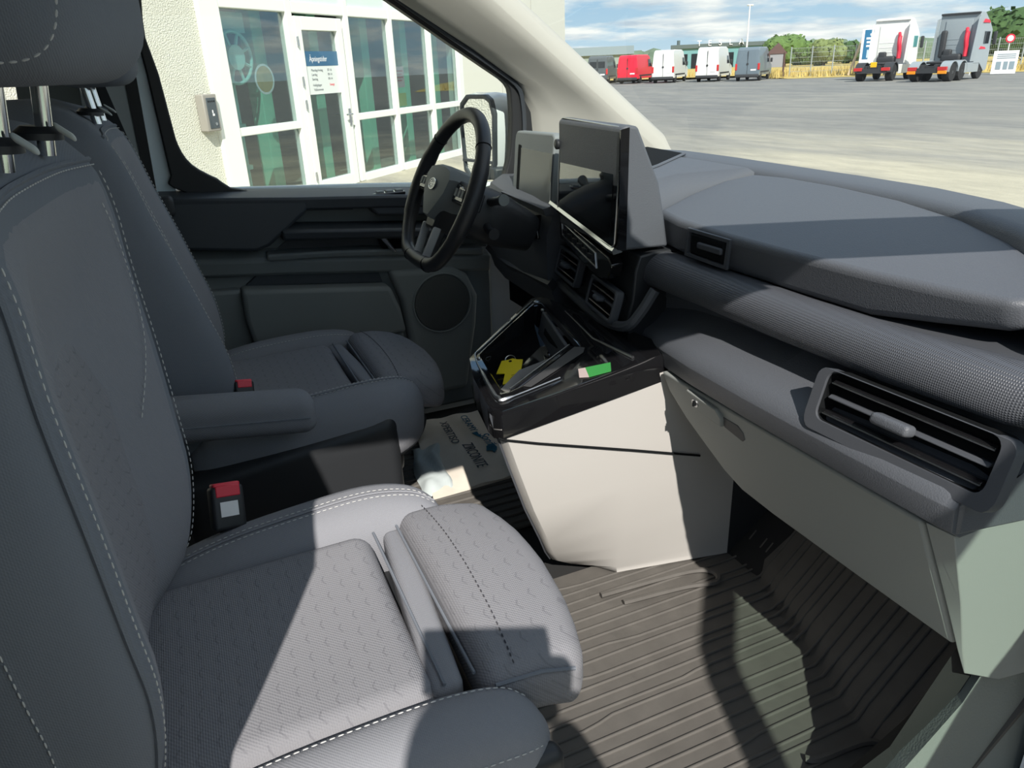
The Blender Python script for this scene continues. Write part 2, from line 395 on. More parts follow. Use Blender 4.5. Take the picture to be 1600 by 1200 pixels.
# ------------------------------------------------------------ office building
ROUGH = mat('roughcast', (0.66, 0.655, 0.56), 0.95, bump='noise', bscale=60, bstr=0.8, var=0.18, vscale=55, bdist=0.03)
CREAM = mat('cream_render', (0.66, 0.65, 0.56), 0.9, bump='noise', bscale=60, bstr=0.2)
FRM   = mat('white_window_frame', (0.78, 0.80, 0.74), 0.45)
SPAND = mat('mint_panel', (0.62, 0.72, 0.66), 0.35)
INTW  = mat('office_inside', (0.10, 0.10, 0.105), 0.9)
INTF  = mat('office_floor', (0.20, 0.16, 0.14), 0.6)
GCOL  = mat('green_column', (0.30, 0.78, 0.52), 0.5)
TURQ  = mat('turquoise_iron', (0.45, 0.82, 0.72), 0.5)
TH = math.radians(43.8)
def building():
    root = thing('office_building', 'pale roughcast office building with white framed glass front and glass door', 'building', (1.82, 10.08, 0), TH, local=True)
    def part(name, vf, m, parent=root, **k): return obj(name, vf[0], vf[1], m, parent, **k)
    part('roughcast_wall', join(B2((-9, 0, -0.3), (-1.82, 0.3, 5.2)), B2((-1.82, 0.0, 3.55), (4.97, 0.3, 5.2))), ROUGH, smooth=False)
    part('rendered_wall', join(B2((4.97, 0, -0.3), (8.86, 0.3, 5.2)), B2((8.86, 0, 2.12), (11.35, 0.3, 5.2)), B2((8.86, 0, -0.3), (11.35, 0.3, 0.9)), B2((11.2, 0, 0.9), (11.35, 0.3, 2.12)), B2((11.05, 0.3, -0.3), (11.35, 9, 5.2))), CREAM, smooth=False)
    for s in (6.98, 8.86):
        part('panel_joint', B2((s-0.012, -0.006, 2.12 if s > 8 else 0), (s+0.012, 0.002, 5.2)), mat('joint_grey', (0.42, 0.41, 0.36), 0.9), smooth=False)
    part('eaves', B2((-9, -0.25, 5.2), (11.6, 9, 5.4)), CREAM, smooth=False)
    # frame bars, one by one
    for s, w in ((-1.65, 0.34), (-0.2, 0.13), (1.125, 0.12), (2.37, 0.115), (3.68, 0.115), (4.88, 0.19)):
        part('mullion', B2((s-w/2, -0.05, 0.0), (s+w/2, 0.09, 3.55)), FRM, bevel=0.012)
    bays = ((-1.48, -0.265), (1.185, 2.31), (2.43, 3.62), (3.74, 4.785))
    for a, b in bays:
        part('sill_bar', B2((a, -0.045, -0.02), (b, 0.08, 0.11)), FRM, bevel=0.01)
        part('transom', B2((a, -0.04, 0.91), (b, 0.08, 1.01)), FRM, bevel=0.01)
        for z0, z1 in ((0.11, 0.91), (1.01, 2.36)):
            part('pane', B2((a, 0.015, z0), (b, 0.027, z1)), BGL, smooth=False)
    for a, b in bays+((-0.135, 1.065),):
        part('head_bar', B2((a, -0.045, 2.36), (b, 0.08, 2.50)), FRM, bevel=0.01)
        part('top_panel', B2((a, -0.01, 2.50), (b, 0.03, 3.55)), SPAND, smooth=False)
    part('base_strip', B2((-1.82, -0.02, -0.3), (4.97, 0.2, -0.02)), CREAM, smooth=False)
    # door
    d = part('glass_door', join(B2((-0.13, -0.07, 0.0), (0.0, 0.05, 2.32)), B2((0.82, -0.07, 0.0), (0.96, 0.05, 2.32)), B2((0, -0.07, 2.15), (0.82, 0.05, 2.32)), B2((0, -0.07, 0.0), (0.82, 0.05, 0.16))), FRM, bevel=0.008)
    part('pane', B2((0, -0.015, 0.16), (0.82, -0.003, 2.15)), BGL, d, smooth=False)
    part('handle', join(TUBE([(0.89, -0.07, 1.02), (0.89, -0.13, 1.02), (0.74, -0.13, 1.02)], 0.012), B2((0.865, -0.085, 0.86), (0.915, -0.07, 1.1))), SIL, d)
    for z in (0.18, 1.15, 1.45, 1.95): part('hinge', CYL((-0.135, -0.085, z), (0, 0, 1), 0.016, 0.12, 10), SIL, d)
    # far window strip
    for k in range(4):
        s = 8.86+k*0.78; part('mullion', B2((s, 0.02, 0.9), (s+0.07, 0.1, 2.12)), FRM, bevel=0.01)
        if k < 3: part('pane', B2((s+0.07, 0.05, 0.9), (s+0.78, 0.06, 2.12)), BGL, smooth=False)
    # inside
    part('inner_wall', join(B2((-1.8, 3.2, -0.02), (11, 3.3, 3.5)), B2((-1.83, 0.3, -0.02), (-1.80, 3.3, 3.5)), B2((-1.8, 0.1, 3.5), (11, 3.3, 3.6))), INTW, smooth=False)
    part('inner_floor', B2((-1.8, 0.1, -0.06), (11, 3.3, -0.02)), INTF, smooth=False)
    return root
BLD = building()
def bld_thing(name, label, cat, group=None):
    return thing(name, label, cat, (1.82, 10.08, 0), TH, group, local=True)
def bpart(name, vf, m, parent, **k): return obj(name, vf[0], vf[1], m, parent, **k)
for i, (s, lab) in enumerate(((-0.28, 'first bay beside the glass door'), (0.95, 'glass door'), (2.33, 'bay right of the glass door'), (3.60, 'third glass bay with the poster'), (4.78, 'last glass bay before the plain wall'))):
    t = bld_thing('green_column', 'green steel column seen behind the glass of the '+lab, 'column', 'green columns inside the office')
    bpart('shaft', B2((s-0.11, 0.45, 0.0), (s+0.11, 0.67, 3.45)), GCOL, t, bevel=0.01)
    bpart('foot_plate', B2((s-0.17, 0.40, -0.02), (s+0.17, 0.72, 0.03)), GCOL, t, bevel=0.005)
t = bld_thing('wheel_ornament', 'turquoise spoked iron wheel on a post behind the leftmost window', 'ornament')
bpart('post', join(CYL((-1.02, 0.42, -0.02), (0, 0, 1), 0.075, 2.3, 16), B2((-1.25, 0.34, 2.12), (-0.65, 0.5, 2.36))), TURQ, t)
for z in (0.45, 0.98): bpart('flange', CYL((-1.02, 0.42, z), (0, 0, 1), 0.12, 0.05, 16), TURQ, t)
bpart('rim', TUBE([(-0.97+0.31*math.cos(a), 0.30, 1.83+0.31*math.sin(a)) for a in [2*math.pi*k/32 for k in range(32)]], 0.022, 8, True), TURQ, t)
bpart('hub', CYL((-0.97, 0.26, 1.83), (0, 1, 0), 0.15, 0.1, 24), TURQ, t)
for k in range(8):
    a = 2*math.pi*(k+0.5)/8
    bpart('spoke', TUBE([(-0.97+0.13*math.cos(a), 0.30, 1.83+0.13*math.sin(a)), (-0.97+0.31*math.cos(a), 0.30, 1.83+0.31*math.sin(a))], 0.02, 6), TURQ, t)
t = bld_thing('round_sticker', 'round ochre sticker with a white ring on the leftmost window', 'sticker')
bpart('disc', CYL((-0.77, 0.045, 1.56), (0, -1, 0), 0.165, 0.004, 32), mat('ochre_print', (0.46, 0.33, 0.12), 0.5, var=0.3, vscale=14), t)
bpart('ring', RING([(-0.77+0.185*math.cos(a), 0.046, 1.56+0.185*math.sin(a)) for a in [2*math.pi*k/32 for k in range(32)]], [(-0.77+0.16*math.cos(a), 0.046, 1.56+0.16*math.sin(a)) for a in [2*math.pi*k/32 for k in range(32)]], (0, -0.006, 0)), STK, t)
# opening hours sign on the door
t = bld_thing('opening_hours_sign', 'blue and white opening hours sign on the glass door', 'sign')
bpart('board', B2((0.0, -0.024, 1.33), (0.82, -0.016, 1.70)), mat('sign_white', (0.68, 0.71, 0.68), 0.5), t, smooth=False)
bpart('header', B2((0.0, -0.026, 1.70), (0.82, -0.016, 1.89)), mat('sign_blue', (0.035, 0.12, 0.22), 0.4), t, smooth=False)
def bt(body, x, z, size, m, parent, align='LEFT', y=-0.0255, sx=1.0):
    return TEXT('lettering', body, size, frame_M((x, y, z), (1, 0, 0), (0, 0, 1)), m, parent, 0.0005, align, sx=sx)
INK = mat('sign_ink', (0.10, 0.12, 0.13), 0.6)
bt('Åpningstider', 0.14, 1.79, 0.10, STK, t, y=-0.0275, sx=0.8)
for i, (a, b) in enumerate((('Mandag-fredag', '07-16'), ('Lørdag', '09-14'), ('Søndag', '09-14'))):
    bt(a, 0.15, 1.645-i*0.058, 0.046, INK, t); bt(b, 0.53, 1.645-i*0.058, 0.046, INK, t)
bt('Helligdager', 0.15, 1.45, 0.046, INK, t); bt('Stengt', 0.55, 1.45, 0.046, RED, t); bt('Velkommen', 0.16, 1.39, 0.046, INK, t)
t = bld_thing('wall_poster', 'pink and white poster behind the third glass bay', 'poster')
bpart('sheet', B2((2.5, 0.06, 1.33), (2.85, 0.066, 1.66)), mat('poster_pink', (0.62, 0.45, 0.46), 0.6), t, smooth=False)
for k in range(4): bpart('text_bar', B2((2.54, 0.054, 1.58-k*0.05), (2.80-0.04*(k % 2), 0.062, 1.60-k*0.05)), mat('poster_red', (0.50, 0.10, 0.14), 0.6), t, smooth=False)
t = bld_thing('notice_sheet', 'yellow green notice leaning low in the third glass bay', 'notice')
bpart('sheet', B2((2.6, 0.07, 1.03), (2.88, 0.078, 1.24)), mat('notice_green', (0.42, 0.50, 0.12), 0.6), t, smooth=False)
# access panel on the roughcast
t = bld_thing('access_panel', 'grey metal entry keypad box on the roughcast wall', 'keypad')
bpart('housing', B2((-2.09, -0.12, 1.02), (-1.87, 0.0, 1.43)), mat('keypad_grey', (0.30, 0.28, 0.25), 0.5), t, bevel=0.012)
bpart('front', B2((-2.05, -0.128, 1.05), (-1.90, -0.118, 1.39)), mat('keypad_dark', (0.06, 0.075, 0.085), 0.3), t, bevel=0.006)
for k in range(4): bpart('button', CYL((-2.02+k*0.03, -0.132, 1.35), (0, 1, 0), 0.009, 0.006, 8), PLK, t)
bpart('reader_mark', join(B2((-1.985, -0.131, 1.22), (-1.97, -0.127, 1.255)), B2((-1.985, -0.131, 1.19), (-1.955, -0.127, 1.215))), STK, t, smooth=False)
bpart('lock', CYL((-1.955, -0.136, 1.10), (0, 1, 0), 0.018, 0.01, 12), SIL, t)

# ------------------------------------------------------------ parked vans
TYRE = mat('tyre', (0.02, 0.02, 0.02), 0.8); GLD = mat('dark_vehicle_glass', (0.02, 0.025, 0.03), 0.08); REDL = mat('tail_lamp', (0.55, 0.03, 0.03), 0.3)
PLATE = mat('number_plate', (0.8, 0.8, 0.8), 0.5); TRIMB = mat('bumper_black', (0.035, 0.037, 0.04), 0.6)
def parked_van(x, y, az, paint, label, H=2.6, L=5.6, W=1.98, windows=False):
    r = thing('parked_van', label, 'van', far(x, y), math.radians(90-az), 'vans parked along the far side of the yard', local=True)
    def part(n, vf, m, p=r, **k): return obj(n, vf[0], vf[1], m, p, **k)
    # side outline swept across the width with tumblehome (rear at x=0, nose at x=L)
    pr = [(0.03, 0.42), (0.0, 0.9), (0.03, 1.5), (0.10, H-0.22), (0.25, H-0.04), (0.6, H), (L*0.62, H), (L*0.70, H-0.10), (L*0.815, 1.42), (L*0.97, 1.16), (L, 0.85), (L-0.02, 0.42)]
    rings = []
    for s in (-1, -0.92, -0.6, 0, 0.6, 0.92, 1):
        k = 1.0 if abs(s) < 0.95 else 0.0
        ring = []
        for a, z in pr:
            w = W/2*(1-0.13*sst(1.1, H, z)); zz = z-(0.07 if abs(s) > 0.95 and z > H-0.3 else 0); xx = a if k else min(max(a, 0.07), L-0.12)
            ring.append((xx, s*w, zz))
        rings.append(ring)
    part('body', LOFT(rings), paint, auto=28)
    part('rear_bumper', RB((0.02, 0, 0.42), (0.22, W*0.97, 0.24), 0.06, 2, 1), TRIMB)
    part('door_gap', B2((-0.012, -0.012, 0.56), (0.11, 0.012, H-0.3)), TRIMB, smooth=False)
    part('side_moulding', join(B2((0.6, -W/2-0.012, 0.62), (L*0.78, -W/2+0.02, 0.74)), B2((0.6, W/2-0.02, 0.62), (L*0.78, W/2+0.012, 0.74))), TRIMB, smooth=False)
    part('number_plate', B2((-0.02, -0.72, 0.80), (0.03, -0.28, 0.92)), PLATE, smooth=False)
    part('badge', CYL((0.02, 0.0, 1.32), (-1, 0, 0), 0.09, 0.04, 12), TRIMB)
    for s in (-1, 1):
        part('tail_lamp', B2((-0.03, s*(W/2-0.16), 0.86), (0.12, s*(W/2+0.005), 1.36)), REDL, bevel=0.02)
        if windows: part('rear_window', B2((0.0, s*0.08, 1.45), (0.10, s*0.72, 2.0)), GLD, smooth=False)
        part('front_side_window', PRISM([(L*0.60, s*(W/2-0.035), 1.42), (L*0.79, s*(W/2-0.035), 1.42), (L*0.72, s*(W/2-0.09), 2.05), (L*0.60, s*(W/2-0.09), 2.05)], (0, s*0.03, 0)), GLD, smooth=False)
        part('mirror', RB((L*0.79, s*(W/2+0.13), 1.55), (0.10, 0.2, 0.34), 0.04, 2, 1), TRIMB)
        for ax in (0.95, L-0.95):
            w = part('wheel', LATHE((ax, s*(W/2-0.24), 0.34), (0, s, 0), [(0.20, 0), (0.33, 0.01), (0.345, 0.04), (0.345, 0.20), (0.33, 0.235), (0.22, 0.245)], 20), TYRE)
            part('rim', CYL((ax, s*(W/2-0.02), 0.34), (0, s, 0), 0.21, 0.02, 16), SIL, w)
    return r
PW = mat('paint_white', (0.80, 0.80, 0.76), 0.3, coat=0.4); PDG = mat('paint_dark_grey', (0.085, 0.10, 0.105), 0.35, coat=0.4); PGR = mat('paint_blue_grey', (0.14, 0.18, 0.21), 0.35, coat=0.4); PRD = mat('paint_red', (0.75, 0.012, 0.04), 0.35, coat=0.3)
parked_van(30.4, 56.6, 41, PDG, 'dark grey van farthest left, beside the building corner', 2.3, 5.0, windows=True)
parked_van(31.7, 54.0, 42, PDG, 'dark grey van parked just left of the red van', 2.5, 5.4, windows=True)
parked_van(32.9, 51.5, 52, PRD, 'bright red panel van in the row across the yard', 2.45, 5.2)
parked_van(34.1, 48.5, 48, PW, 'white high roof van directly right of the red van', 2.72, 5.9)
parked_van(36.1, 45.9, 50, PW, 'white high roof van next to the blue grey van', 2.78, 5.9)
parked_van(37.2, 42.9, 51, PGR, 'blue grey van at the right end of the row', 2.6, 5.9)

# ------------------------------------------------------------ truck tractors
LTG = mat('truck_grey', (0.30, 0.34, 0.36), 0.4, coat=0.3); ORL = mat('orange_lamp', (0.90, 0.30, 0.01), 0.35); HOSE = mat('red_hose', (0.70, 0.03, 0.06), 0.5); AMB = mat('amber_plate', (0.90, 0.50, 0.01), 0.4); TEALG = mat('teal_cab_glass', (0.10, 0.30, 0.30), 0.1)
def truck(x, y, az, paint, label, three, scale=1.0, low=None):
    r = thing('truck_tractor', label, 'truck', far(x, y), math.radians(90-az), 'truck tractors parked by the fence', local=True)
    def part(n, vf, m, p=r, **k): return obj(n, vf[0], vf[1], m, p, **k)
    C0 = 3.6 if three else 3.1           # rear wall of the cab; tail at x = 0
    H = 3.9; W = 2.45
    part('chassis', join(B2((0.1, -0.45, 0.72), (C0+1.8, -0.33, 0.98)), B2((0.1, 0.33, 0.72), (C0+1.8, 0.45, 0.98)), B2((0.0, -0.95, 0.50), (0.14, 0.95, 0.80)), B2((0.4, -0.45, 0.8), (C0, 0.45, 0.9))), TRIMB, smooth=False)
    part('fifth_wheel', RB((1.3, 0, 1.08), (0.95, 0.95, 0.14), 0.06, 2, 1), TRIMB)
    # cab: outline swept across, raised roof
    pr = [(C0, 0.95), (C0, H-0.15), (C0+0.1, H), (C0+0.75, H-0.02), (C0+1.6, H-0.55), (C0+2.05, 2.85), (C0+2.25, 2.1), (C0+2.3, 0.55), (C0+1.75, 0.45), (C0+0.9, 0.95)]
    rings = []
    for s in (-1, -0.93, 0.93, 1):
        rings.append([(a if abs(s) < 0.95 else min(max(a, C0+0.02), C0+2.18), s*W/2*(1-0.07*sst(2.7, H, z)), z-(0.06 if abs(s) > 0.95 and z > 3 else 0)) for a, z in pr])
    cab = part('cab', LOFT(rings), paint, auto=28)
    part('rear_panel', RB((C0-0.02, 0.0, 2.45), (0.06, 1.55, 2.0), 0.02, 2, 1), paint, cab)
    for z in (1.75, 2.05, 2.35): part('rib', B2((C0-0.065, -0.7, z), (C0-0.04, 0.7, z+0.03)), paint, cab, smooth=False)
    part('roof_edge', B2((C0-0.12, -W/2+0.1, H-0.16), (C0+0.1, W/2-0.1, H-0.04)), TRIMB if three else paint, bevel=0.02)
    for s in (-1, 1):
        part('side_deflector', PRISM([(C0-0.55, s*W/2, 1.05), (C0+0.02, s*W/2, 1.05), (C0+0.02, s*W/2, H-0.3), (C0-0.30, s*W/2, H-0.35)], (0, -s*0.05, 0)), paint, bevel=0.01)
        part('side_window', B2((C0+1.0, s*(W/2-0.06), 2.05), (C0+1.75, s*(W/2+0.012), 2.75)), GLD if three else TEALG, smooth=False)
        part('mirror', RB((C0+2.05, s*(W/2+0.22), 2.35), (0.14, 0.22, 0.75), 0.06, 2, 1), TRIMB)
        part('side_skirt', B2((C0-1.1 if three else C0-1.3, s*(W/2-0.02), 0.42), (C0+0.95, s*(W/2-0.12), 1.0)), paint, bevel=0.02)
        part('tail_lamp', B2((-0.06, s*0.62, 0.66), (0.1, s*1.15, 0.86)), REDL, bevel=0.01)
        axles = [0.85, 2.2] if three else [0.95]
        if three: part('marker_lamp', B2((-0.08, s*0.66, 0.46), (0.06, s*1.15, 0.64)), ORL, bevel=0.01)
        for ax in axles:
            pts = [(ax+0.66*math.cos(a), s*0.62, 0.56+0.62*math.sin(a)) for a in [math.pi*k/10 for k in range(11)]]
            pts2 = [(ax+0.61*math.cos(a), s*0.62, 0.56+0.57*math.sin(a)) for a in [math.pi*k/10 for k in range(10, -1, -1)]]
            part('mudguard', PRISM(pts+pts2, (0, s*0.60, 0)), paint if three else TRIMB, auto=20)
        for ax in axles+[C0+1.3]:
            w = part('wheel', LATHE((ax, s*0.72 if ax < C0 else s*0.86, 0.52), (0, s, 0), [(0.3, 0), (0.5, 0.02), (0.52, 0.06), (0.52, 0.40), (0.5, 0.45), (0.32, 0.46)] if ax < C0 else [(0.3, 0), (0.5, 0.02), (0.52, 0.05), (0.52, 0.28), (0.5, 0.31), (0.32, 0.32)], 22), TYRE)
            part('rim', LATHE((ax, s*1.10, 0.52), (0, s, 0), [(0.31, 0.06), (0.28, 0.0), (0.12, 0.0), (0.10, 0.08)], 18), SIL, w)
    part('air_hose', TUBE(CR([(C0-0.15, -0.62, 2.75), (C0-0.25, -0.66, 2.3), (C0-0.18, -0.70, 1.8), (C0-0.2, -0.72, 1.35)], 5), 0.14, 8), HOSE)
    part('hose_carrier', TUBE(CR([(C0-0.1, -0.55, 2.95), (C0-0.2, -0.60, 2.85), (C0-0.2, -0.62, 2.65)], 4), 0.10, 8), HOSE)
    part('engine_block', join(RB((C0-0.12, 0.1, 1.28), (0.5, 1.2, 0.5), 0.15, 2, 1), RB((C0-0.2, 0.35, 1.55), (0.3, 0.5, 0.5), 0.1, 2, 1)), TRIMB)
    if three:
        part('air_tank', RB((C0-0.1, 0.75, 2.1), (0.3, 0.35, 1.6), 0.12, 2, 1), TRIMB)
        for k, (z0, z1) in enumerate(((3.25, 3.4), (1.75, 1.85))):
            part('red_stripe', PRISM([(C0+0.5, -W/2-0.005+0.03*k*0, z0), (C0+1.5, -W/2-0.005, z0-0.02), (C0+1.3, -W/2-0.005, z1), (C0+0.7, -W/2-0.005, z1+0.05)], (0, 0.05, 0)), HOSE, smooth=False)
    else:
        part('amber_plate', B2((-0.05, -0.30, 0.88), (0.0, 0.10, 1.2)), AMB, bevel=0.02)
    return r
truck(36.5, 31.7, 66, PW, 'white tractor unit with amber tail plate by the blue sign', False)
truck(35.8, 27.6, 74, LTG, 'silver grey three axle tractor unit with orange rear lamps', True)

# ------------------------------------------------------------ beyond the yard
GRASS = mat('dry_grass', (0.50, 0.38, 0.12), 0.95, var=0.35, vscale=0.6)
def field():
    V, Fc = [], []; n = 40
    a0, a1 = math.radians(24), math.radians(66)
    for r0 in (71.5, 74, 80, 90, 140, 380):
        for k in range(n+1):
            az = a0+(a1-a0)*k/n; r = r0+10*(1-sst(math.radians(40.5), math.radians(42.5), az))
            V.append((r*math.sin(az), -1.22+r*math.cos(az), GROUND_FAR+(0.02 if r < 73 else 0.12+0.35*sst(74, 100, r))))
    for i in range(5):
        for k in range(n): q = i*(n+1)+k; Fc.append((q, q+1, q+n+2, q+n+1))
    tag(obj('grass_field', V, Fc, GRASS), 'dry yellow grass strip beyond the asphalt', kind='structure')
    rnd = random.Random(3); V, Fc = [], []
    for _ in range(9000):
        az = math.radians(rnd.uniform(26, 64)); r = rnd.uniform(72.5, 92)+(10 if az < math.radians(41.5) else 0); x, y = r*math.sin(az), -1.22+r*math.cos(az); h = rnd.uniform(0.25, 0.75); w = rnd.uniform(0.04, 0.10); b = rnd.uniform(0, 6.3)
        z = GROUND_FAR+0.05; n = len(V); V += [(x-w*math.cos(b), y-w*math.sin(b), z), (x+w*math.cos(b), y+w*math.sin(b), z), (x+rnd.uniform(-.12, .12), y+rnd.uniform(-.12, .12), z+h)]; Fc.append((n, n+1, n+2))
    tag(obj('tall_grass', V, Fc, mat('straw', (0.56, 0.43, 0.15), 0.95, var=0.3, vscale=2), smooth=False), 'tall dry yellow grass behind the wire fence', 'grass', kind='stuff')
field()
def polar(az, d, z=0.0): a = math.radians(az); return Vector((d*math.sin(a), -1.22+d*math.cos(a), z))
def fence():
    FEN = mat('galvanised', (0.42, 0.46, 0.46), 0.5, 0.4)
    A, B = polar(42.9, 74.2, GROUND_FAR), polar(60, 75.5, GROUND_FAR)
    r = thing('wire_fence', 'tall grey wire mesh fence along the far edge of the yard', 'fence', A)
    n = 13; d = (B-A)
    for k in range(n+1):
        p = A+d*k/n; obj('post', *CYL(p, (0, 0, 1), 0.05, 2.5, 8), FEN, r)
    parts = []
    for k in range(7): z = 0.15+k*0.37; parts.append(TUBE([A+Vector((0, 0, z)), B+Vector((0, 0, z))], 0.012, 4))
    for k in range(1, 170): p = A+d*k/170; parts.append(TUBE([p+Vector((0, 0, 0.1)), p+Vector((0, 0, 2.4))], 0.008, 3))
    v, f = join(*parts); tag(obj('mesh_wires', v, f, FEN, r), kind='stuff')
fence()
LEAF = [mat('foliage_'+n, c, 0.9, var=0.5, vscale=3) for n, c in (('dark', (0.05, 0.10, 0.03)), ('mid', (0.10, 0.17, 0.045)), ('olive', (0.16, 0.20, 0.07)))]
BARK = mat('bark', (0.10, 0.07, 0.05), 0.9)
def tree(p, R, H, m, label, group='trees beyond the fence', n=500, name='broadleaf_tree'):
    r = thing(name, label, 'tree', p, 0, group)
    rnd = random.Random(int(p[0]*7+p[1]*3)); p = Vector(p)
    obj('trunk', *TUBE([p, p+Vector((0, 0, H*0.35)), p+Vector((0.1, 0, H*0.7))], [R*0.09, R*0.07, R*0.03], 7), BARK, r)
    V, Fc = [], []
    blobs = [(Vector((rnd.uniform(-.5, .5)*R, rnd.uniform(-.5, .5)*R, H*rnd.uniform(0.38, 0.78))), R*rnd.uniform(0.42, 0.62)) for _ in range(9)]
    for c, q in blobs:            # inner crown masses, then leaf clumps over them
        bm = bmesh.new(); bmesh.ops.create_icosphere(bm, subdivisions=2, radius=1.0)
        k = len(V); idx = {}
        for v in bm.verts:
            s = 0.86+0.22*rnd.random(); idx[v.index] = len(V); V.append(p+c+Vector((v.co.x*q*s, v.co.y*q*s, v.co.z*q*0.8*s)))
        for f in bm.faces: Fc.append(tuple(idx[v.index] for v in f.verts))
        bm.free()
    for _ in range(n):
        c, q = rnd.choice(blobs); d = Vector((rnd.gauss(0, 1), rnd.gauss(0, 1), rnd.gauss(0, 1))).normalized()
        o = p+c+Vector((d.x*q, d.y*q, d.z*q*0.8))*rnd.uniform(0.9, 1.12); s = R*rnd.uniform(0.05, 0.11)
        a = Vector((rnd.gauss(0, 1), rnd.gauss(0, 1), rnd.gauss(0, 1))).normalized()*s; b = d.cross(a).normalized()*s
        k = len(V); V += [o-a, o+b, o+a, o-b]; Fc.append((k, k+1, k+2, k+3))
    obj('crown', V, Fc, m, r, smooth=False)
gz = GROUND_FAR
tree(polar(42.5, 112, gz), 3.2, 4.3, LEAF[1], 'round mid green tree behind the fence, first right of the grey van')
tree(polar(43.8, 124, gz), 2.8, 3.7, LEAF[1], 'low bushy tree behind the fence, second right of the vans')
tree(polar(45.0, 112, gz), 2.4, 3.4, LEAF[2], 'pale olive tree behind the fence between tree and blue sign')
tree(polar(46.4, 124, gz), 2.8, 3.4, LEAF[0], 'small dark tree behind the fence left of the blue sign')
tree(polar(53.3, 110, gz), 3.2, 4.0, LEAF[2], 'olive tree just right of the grey truck cab')
tree(polar(55.4, 99, gz), 3.9, 6.0, LEAF[0], 'tallest dark tree at the right edge of the yard')
def hedge():
    V, Fc = [], []; rnd = random.Random(5)
    for k in range(150):
        az = 25+40*k/150+rnd.uniform(-.2, .2); d = rnd.uniform(140, 175); c = polar(az, d, gz); R = rnd.uniform(2.0, 3.6); hh = rnd.uniform(1.5, 2.8)
        bm = bmesh.new(); bmesh.ops.create_icosphere(bm, subdivisions=2, radius=1.0); idx = {}
        for v in bm.verts:
            s = rnd.uniform(0.85, 1.15); idx[v.index] = len(V); V.append(c+Vector((v.co.x*R*s, v.co.y*R*s, (v.co.z+0.5)*hh*s)))
        for f in bm.faces: Fc.append(tuple(idx[v.index] for v in f.verts))
        bm.free()
    tag(obj('far_treeline', V, Fc, mat('treeline_green', (0.13, 0.18, 0.12), 0.95, var=0.4, vscale=0.3), smooth=False), 'hazy green line of trees on the horizon', 'treeline', kind='stuff')
hedge()
# showroom behind the vans
def showroom():
    c = polar(38.2, 128, gz); az = 128
    r = thing('showroom_building', 'low teal showroom with white roof letters behind the vans', 'building', c, math.radians(90-az), local=True)
    TEAL = mat('teal_cladding', (0.16, 0.34, 0.36), 0.4); DK = mat('roof_dark', (0.10, 0.13, 0.13), 0.7)
    obj('wall', *B2((-7, 0, 0), (7.5, 8, 3.35)), TEAL, r, smooth=False)
    obj('roof', *B2((-7.3, -0.3, 3.35), (7.8, 8.3, 3.95)), DK, r, bevel=0.05)
    for k in range(6): obj('window', *B2((-6.4+k*2.3, -0.06, 0.5), (-4.7+k*2.3, 0.02, 2.6)), GLD, r, smooth=False)
    for k, ch in enumerate('TESLA'):
        TEXT('roof_letter', ch, 1.15, frame_M((-3.0+k*1.55, -0.4, 3.98), (1, 0, 0), (0, 0, 1)), STK, r, 0.06)
    obj('vent', *CYL((-6.2, 1, 3.9), (0, 0, 1), 0.25, 0.7, 10), DK, r)
showroom()
def warehouse():
    c = polar(29.8, 118, gz)
    r = thing('long_warehouse', 'long low grey green warehouse on the horizon behind the dark vans', 'building', c, math.radians(90-122), local=True)
    obj('wall', *B2((-14, 0, 0), (5, 10, 2.9)), mat('warehouse_wall', (0.26, 0.31, 0.28), 0.8), r, smooth=False)
    obj('roof', *PRISM([(-14.4, -0.4, 2.9), (-14.4, 5, 4.1), (-14.4, 10.4, 2.9)], (19.8, 0, 0)), mat('warehouse_roof', (0.22, 0.26, 0.25), 0.8), r, smooth=False)
warehouse()
# lamp post, kiosk, signs
t = thing('lamp_post', 'slim white lamp post rising behind the blue grey van', 'lamp post', polar(40.0, 126, gz))
p = polar(40.0, 126, gz); obj('pole', *TUBE([p, p+Vector((0, 0, 8.8))], [0.16, 0.08], 8), STK, t); obj('lamp_head', *RB(tuple(p+Vector((0.3, 0.3, 8.8))), (0.9, 0.5, 0.2), 0.08, 2, 1), STK, t)
p = polar(42.0, 76, gz)
t = thing('brown_kiosk', 'small brown roofed shelter right of the van row', 'shelter', p)
obj('roof', *PRISM([p+Vector((-0.75, 0.5, 2.0)), p+Vector((0.75, -0.5, 2.0)), p+Vector((0.1, 0.0, 2.9))], (0.7, 0.9, 0)), mat('kiosk_brown', (0.12, 0.07, 0.06), 0.8), t, smooth=False)
for q in ((-0.55, 0.38), (0.55, -0.36)): obj('post', *B2((p.x+q[0]-0.06, p.y+q[1]-0.06, p.z), (p.x+q[0]+0.06, p.y+q[1]+0.06, p.z+2.1)), mat('kiosk_brown', (0, 0, 0)), t, smooth=False)
obj('back_panel', *PRISM([p+Vector((-0.55, 0.45, 0.9)), p+Vector((0.55, -0.3, 0.9)), p+Vector((0.55, -0.3, 2.0)), p+Vector((-0.55, 0.45, 2.0))], (0.04, 0.05, 0)), mat('kiosk_grey', (0.30, 0.30, 0.31), 0.8), t, smooth=False)
def board(az, d, w, h0, h1, name, label, cat, face, rot=0):
    p = polar(az, d, gz); t = thing(name, label, cat, p, math.radians(-az+rot), local=True)
    return t
t = board(48.0, 72, 0, 0, 0, 'advert_board', 'blue and white advert board behind the white truck', 'sign', None)
obj('panel', *B2((-1.1, 0, 0.35), (1.1, 0.12, 3.55)), STK, t, bevel=0.01)
obj('blue_field', *B2((-0.9, -0.02, 1.3), (1.02, 0.02, 3.48)), mat('advert_blue', (0.03, 0.16, 0.30), 0.4), t, smooth=False)
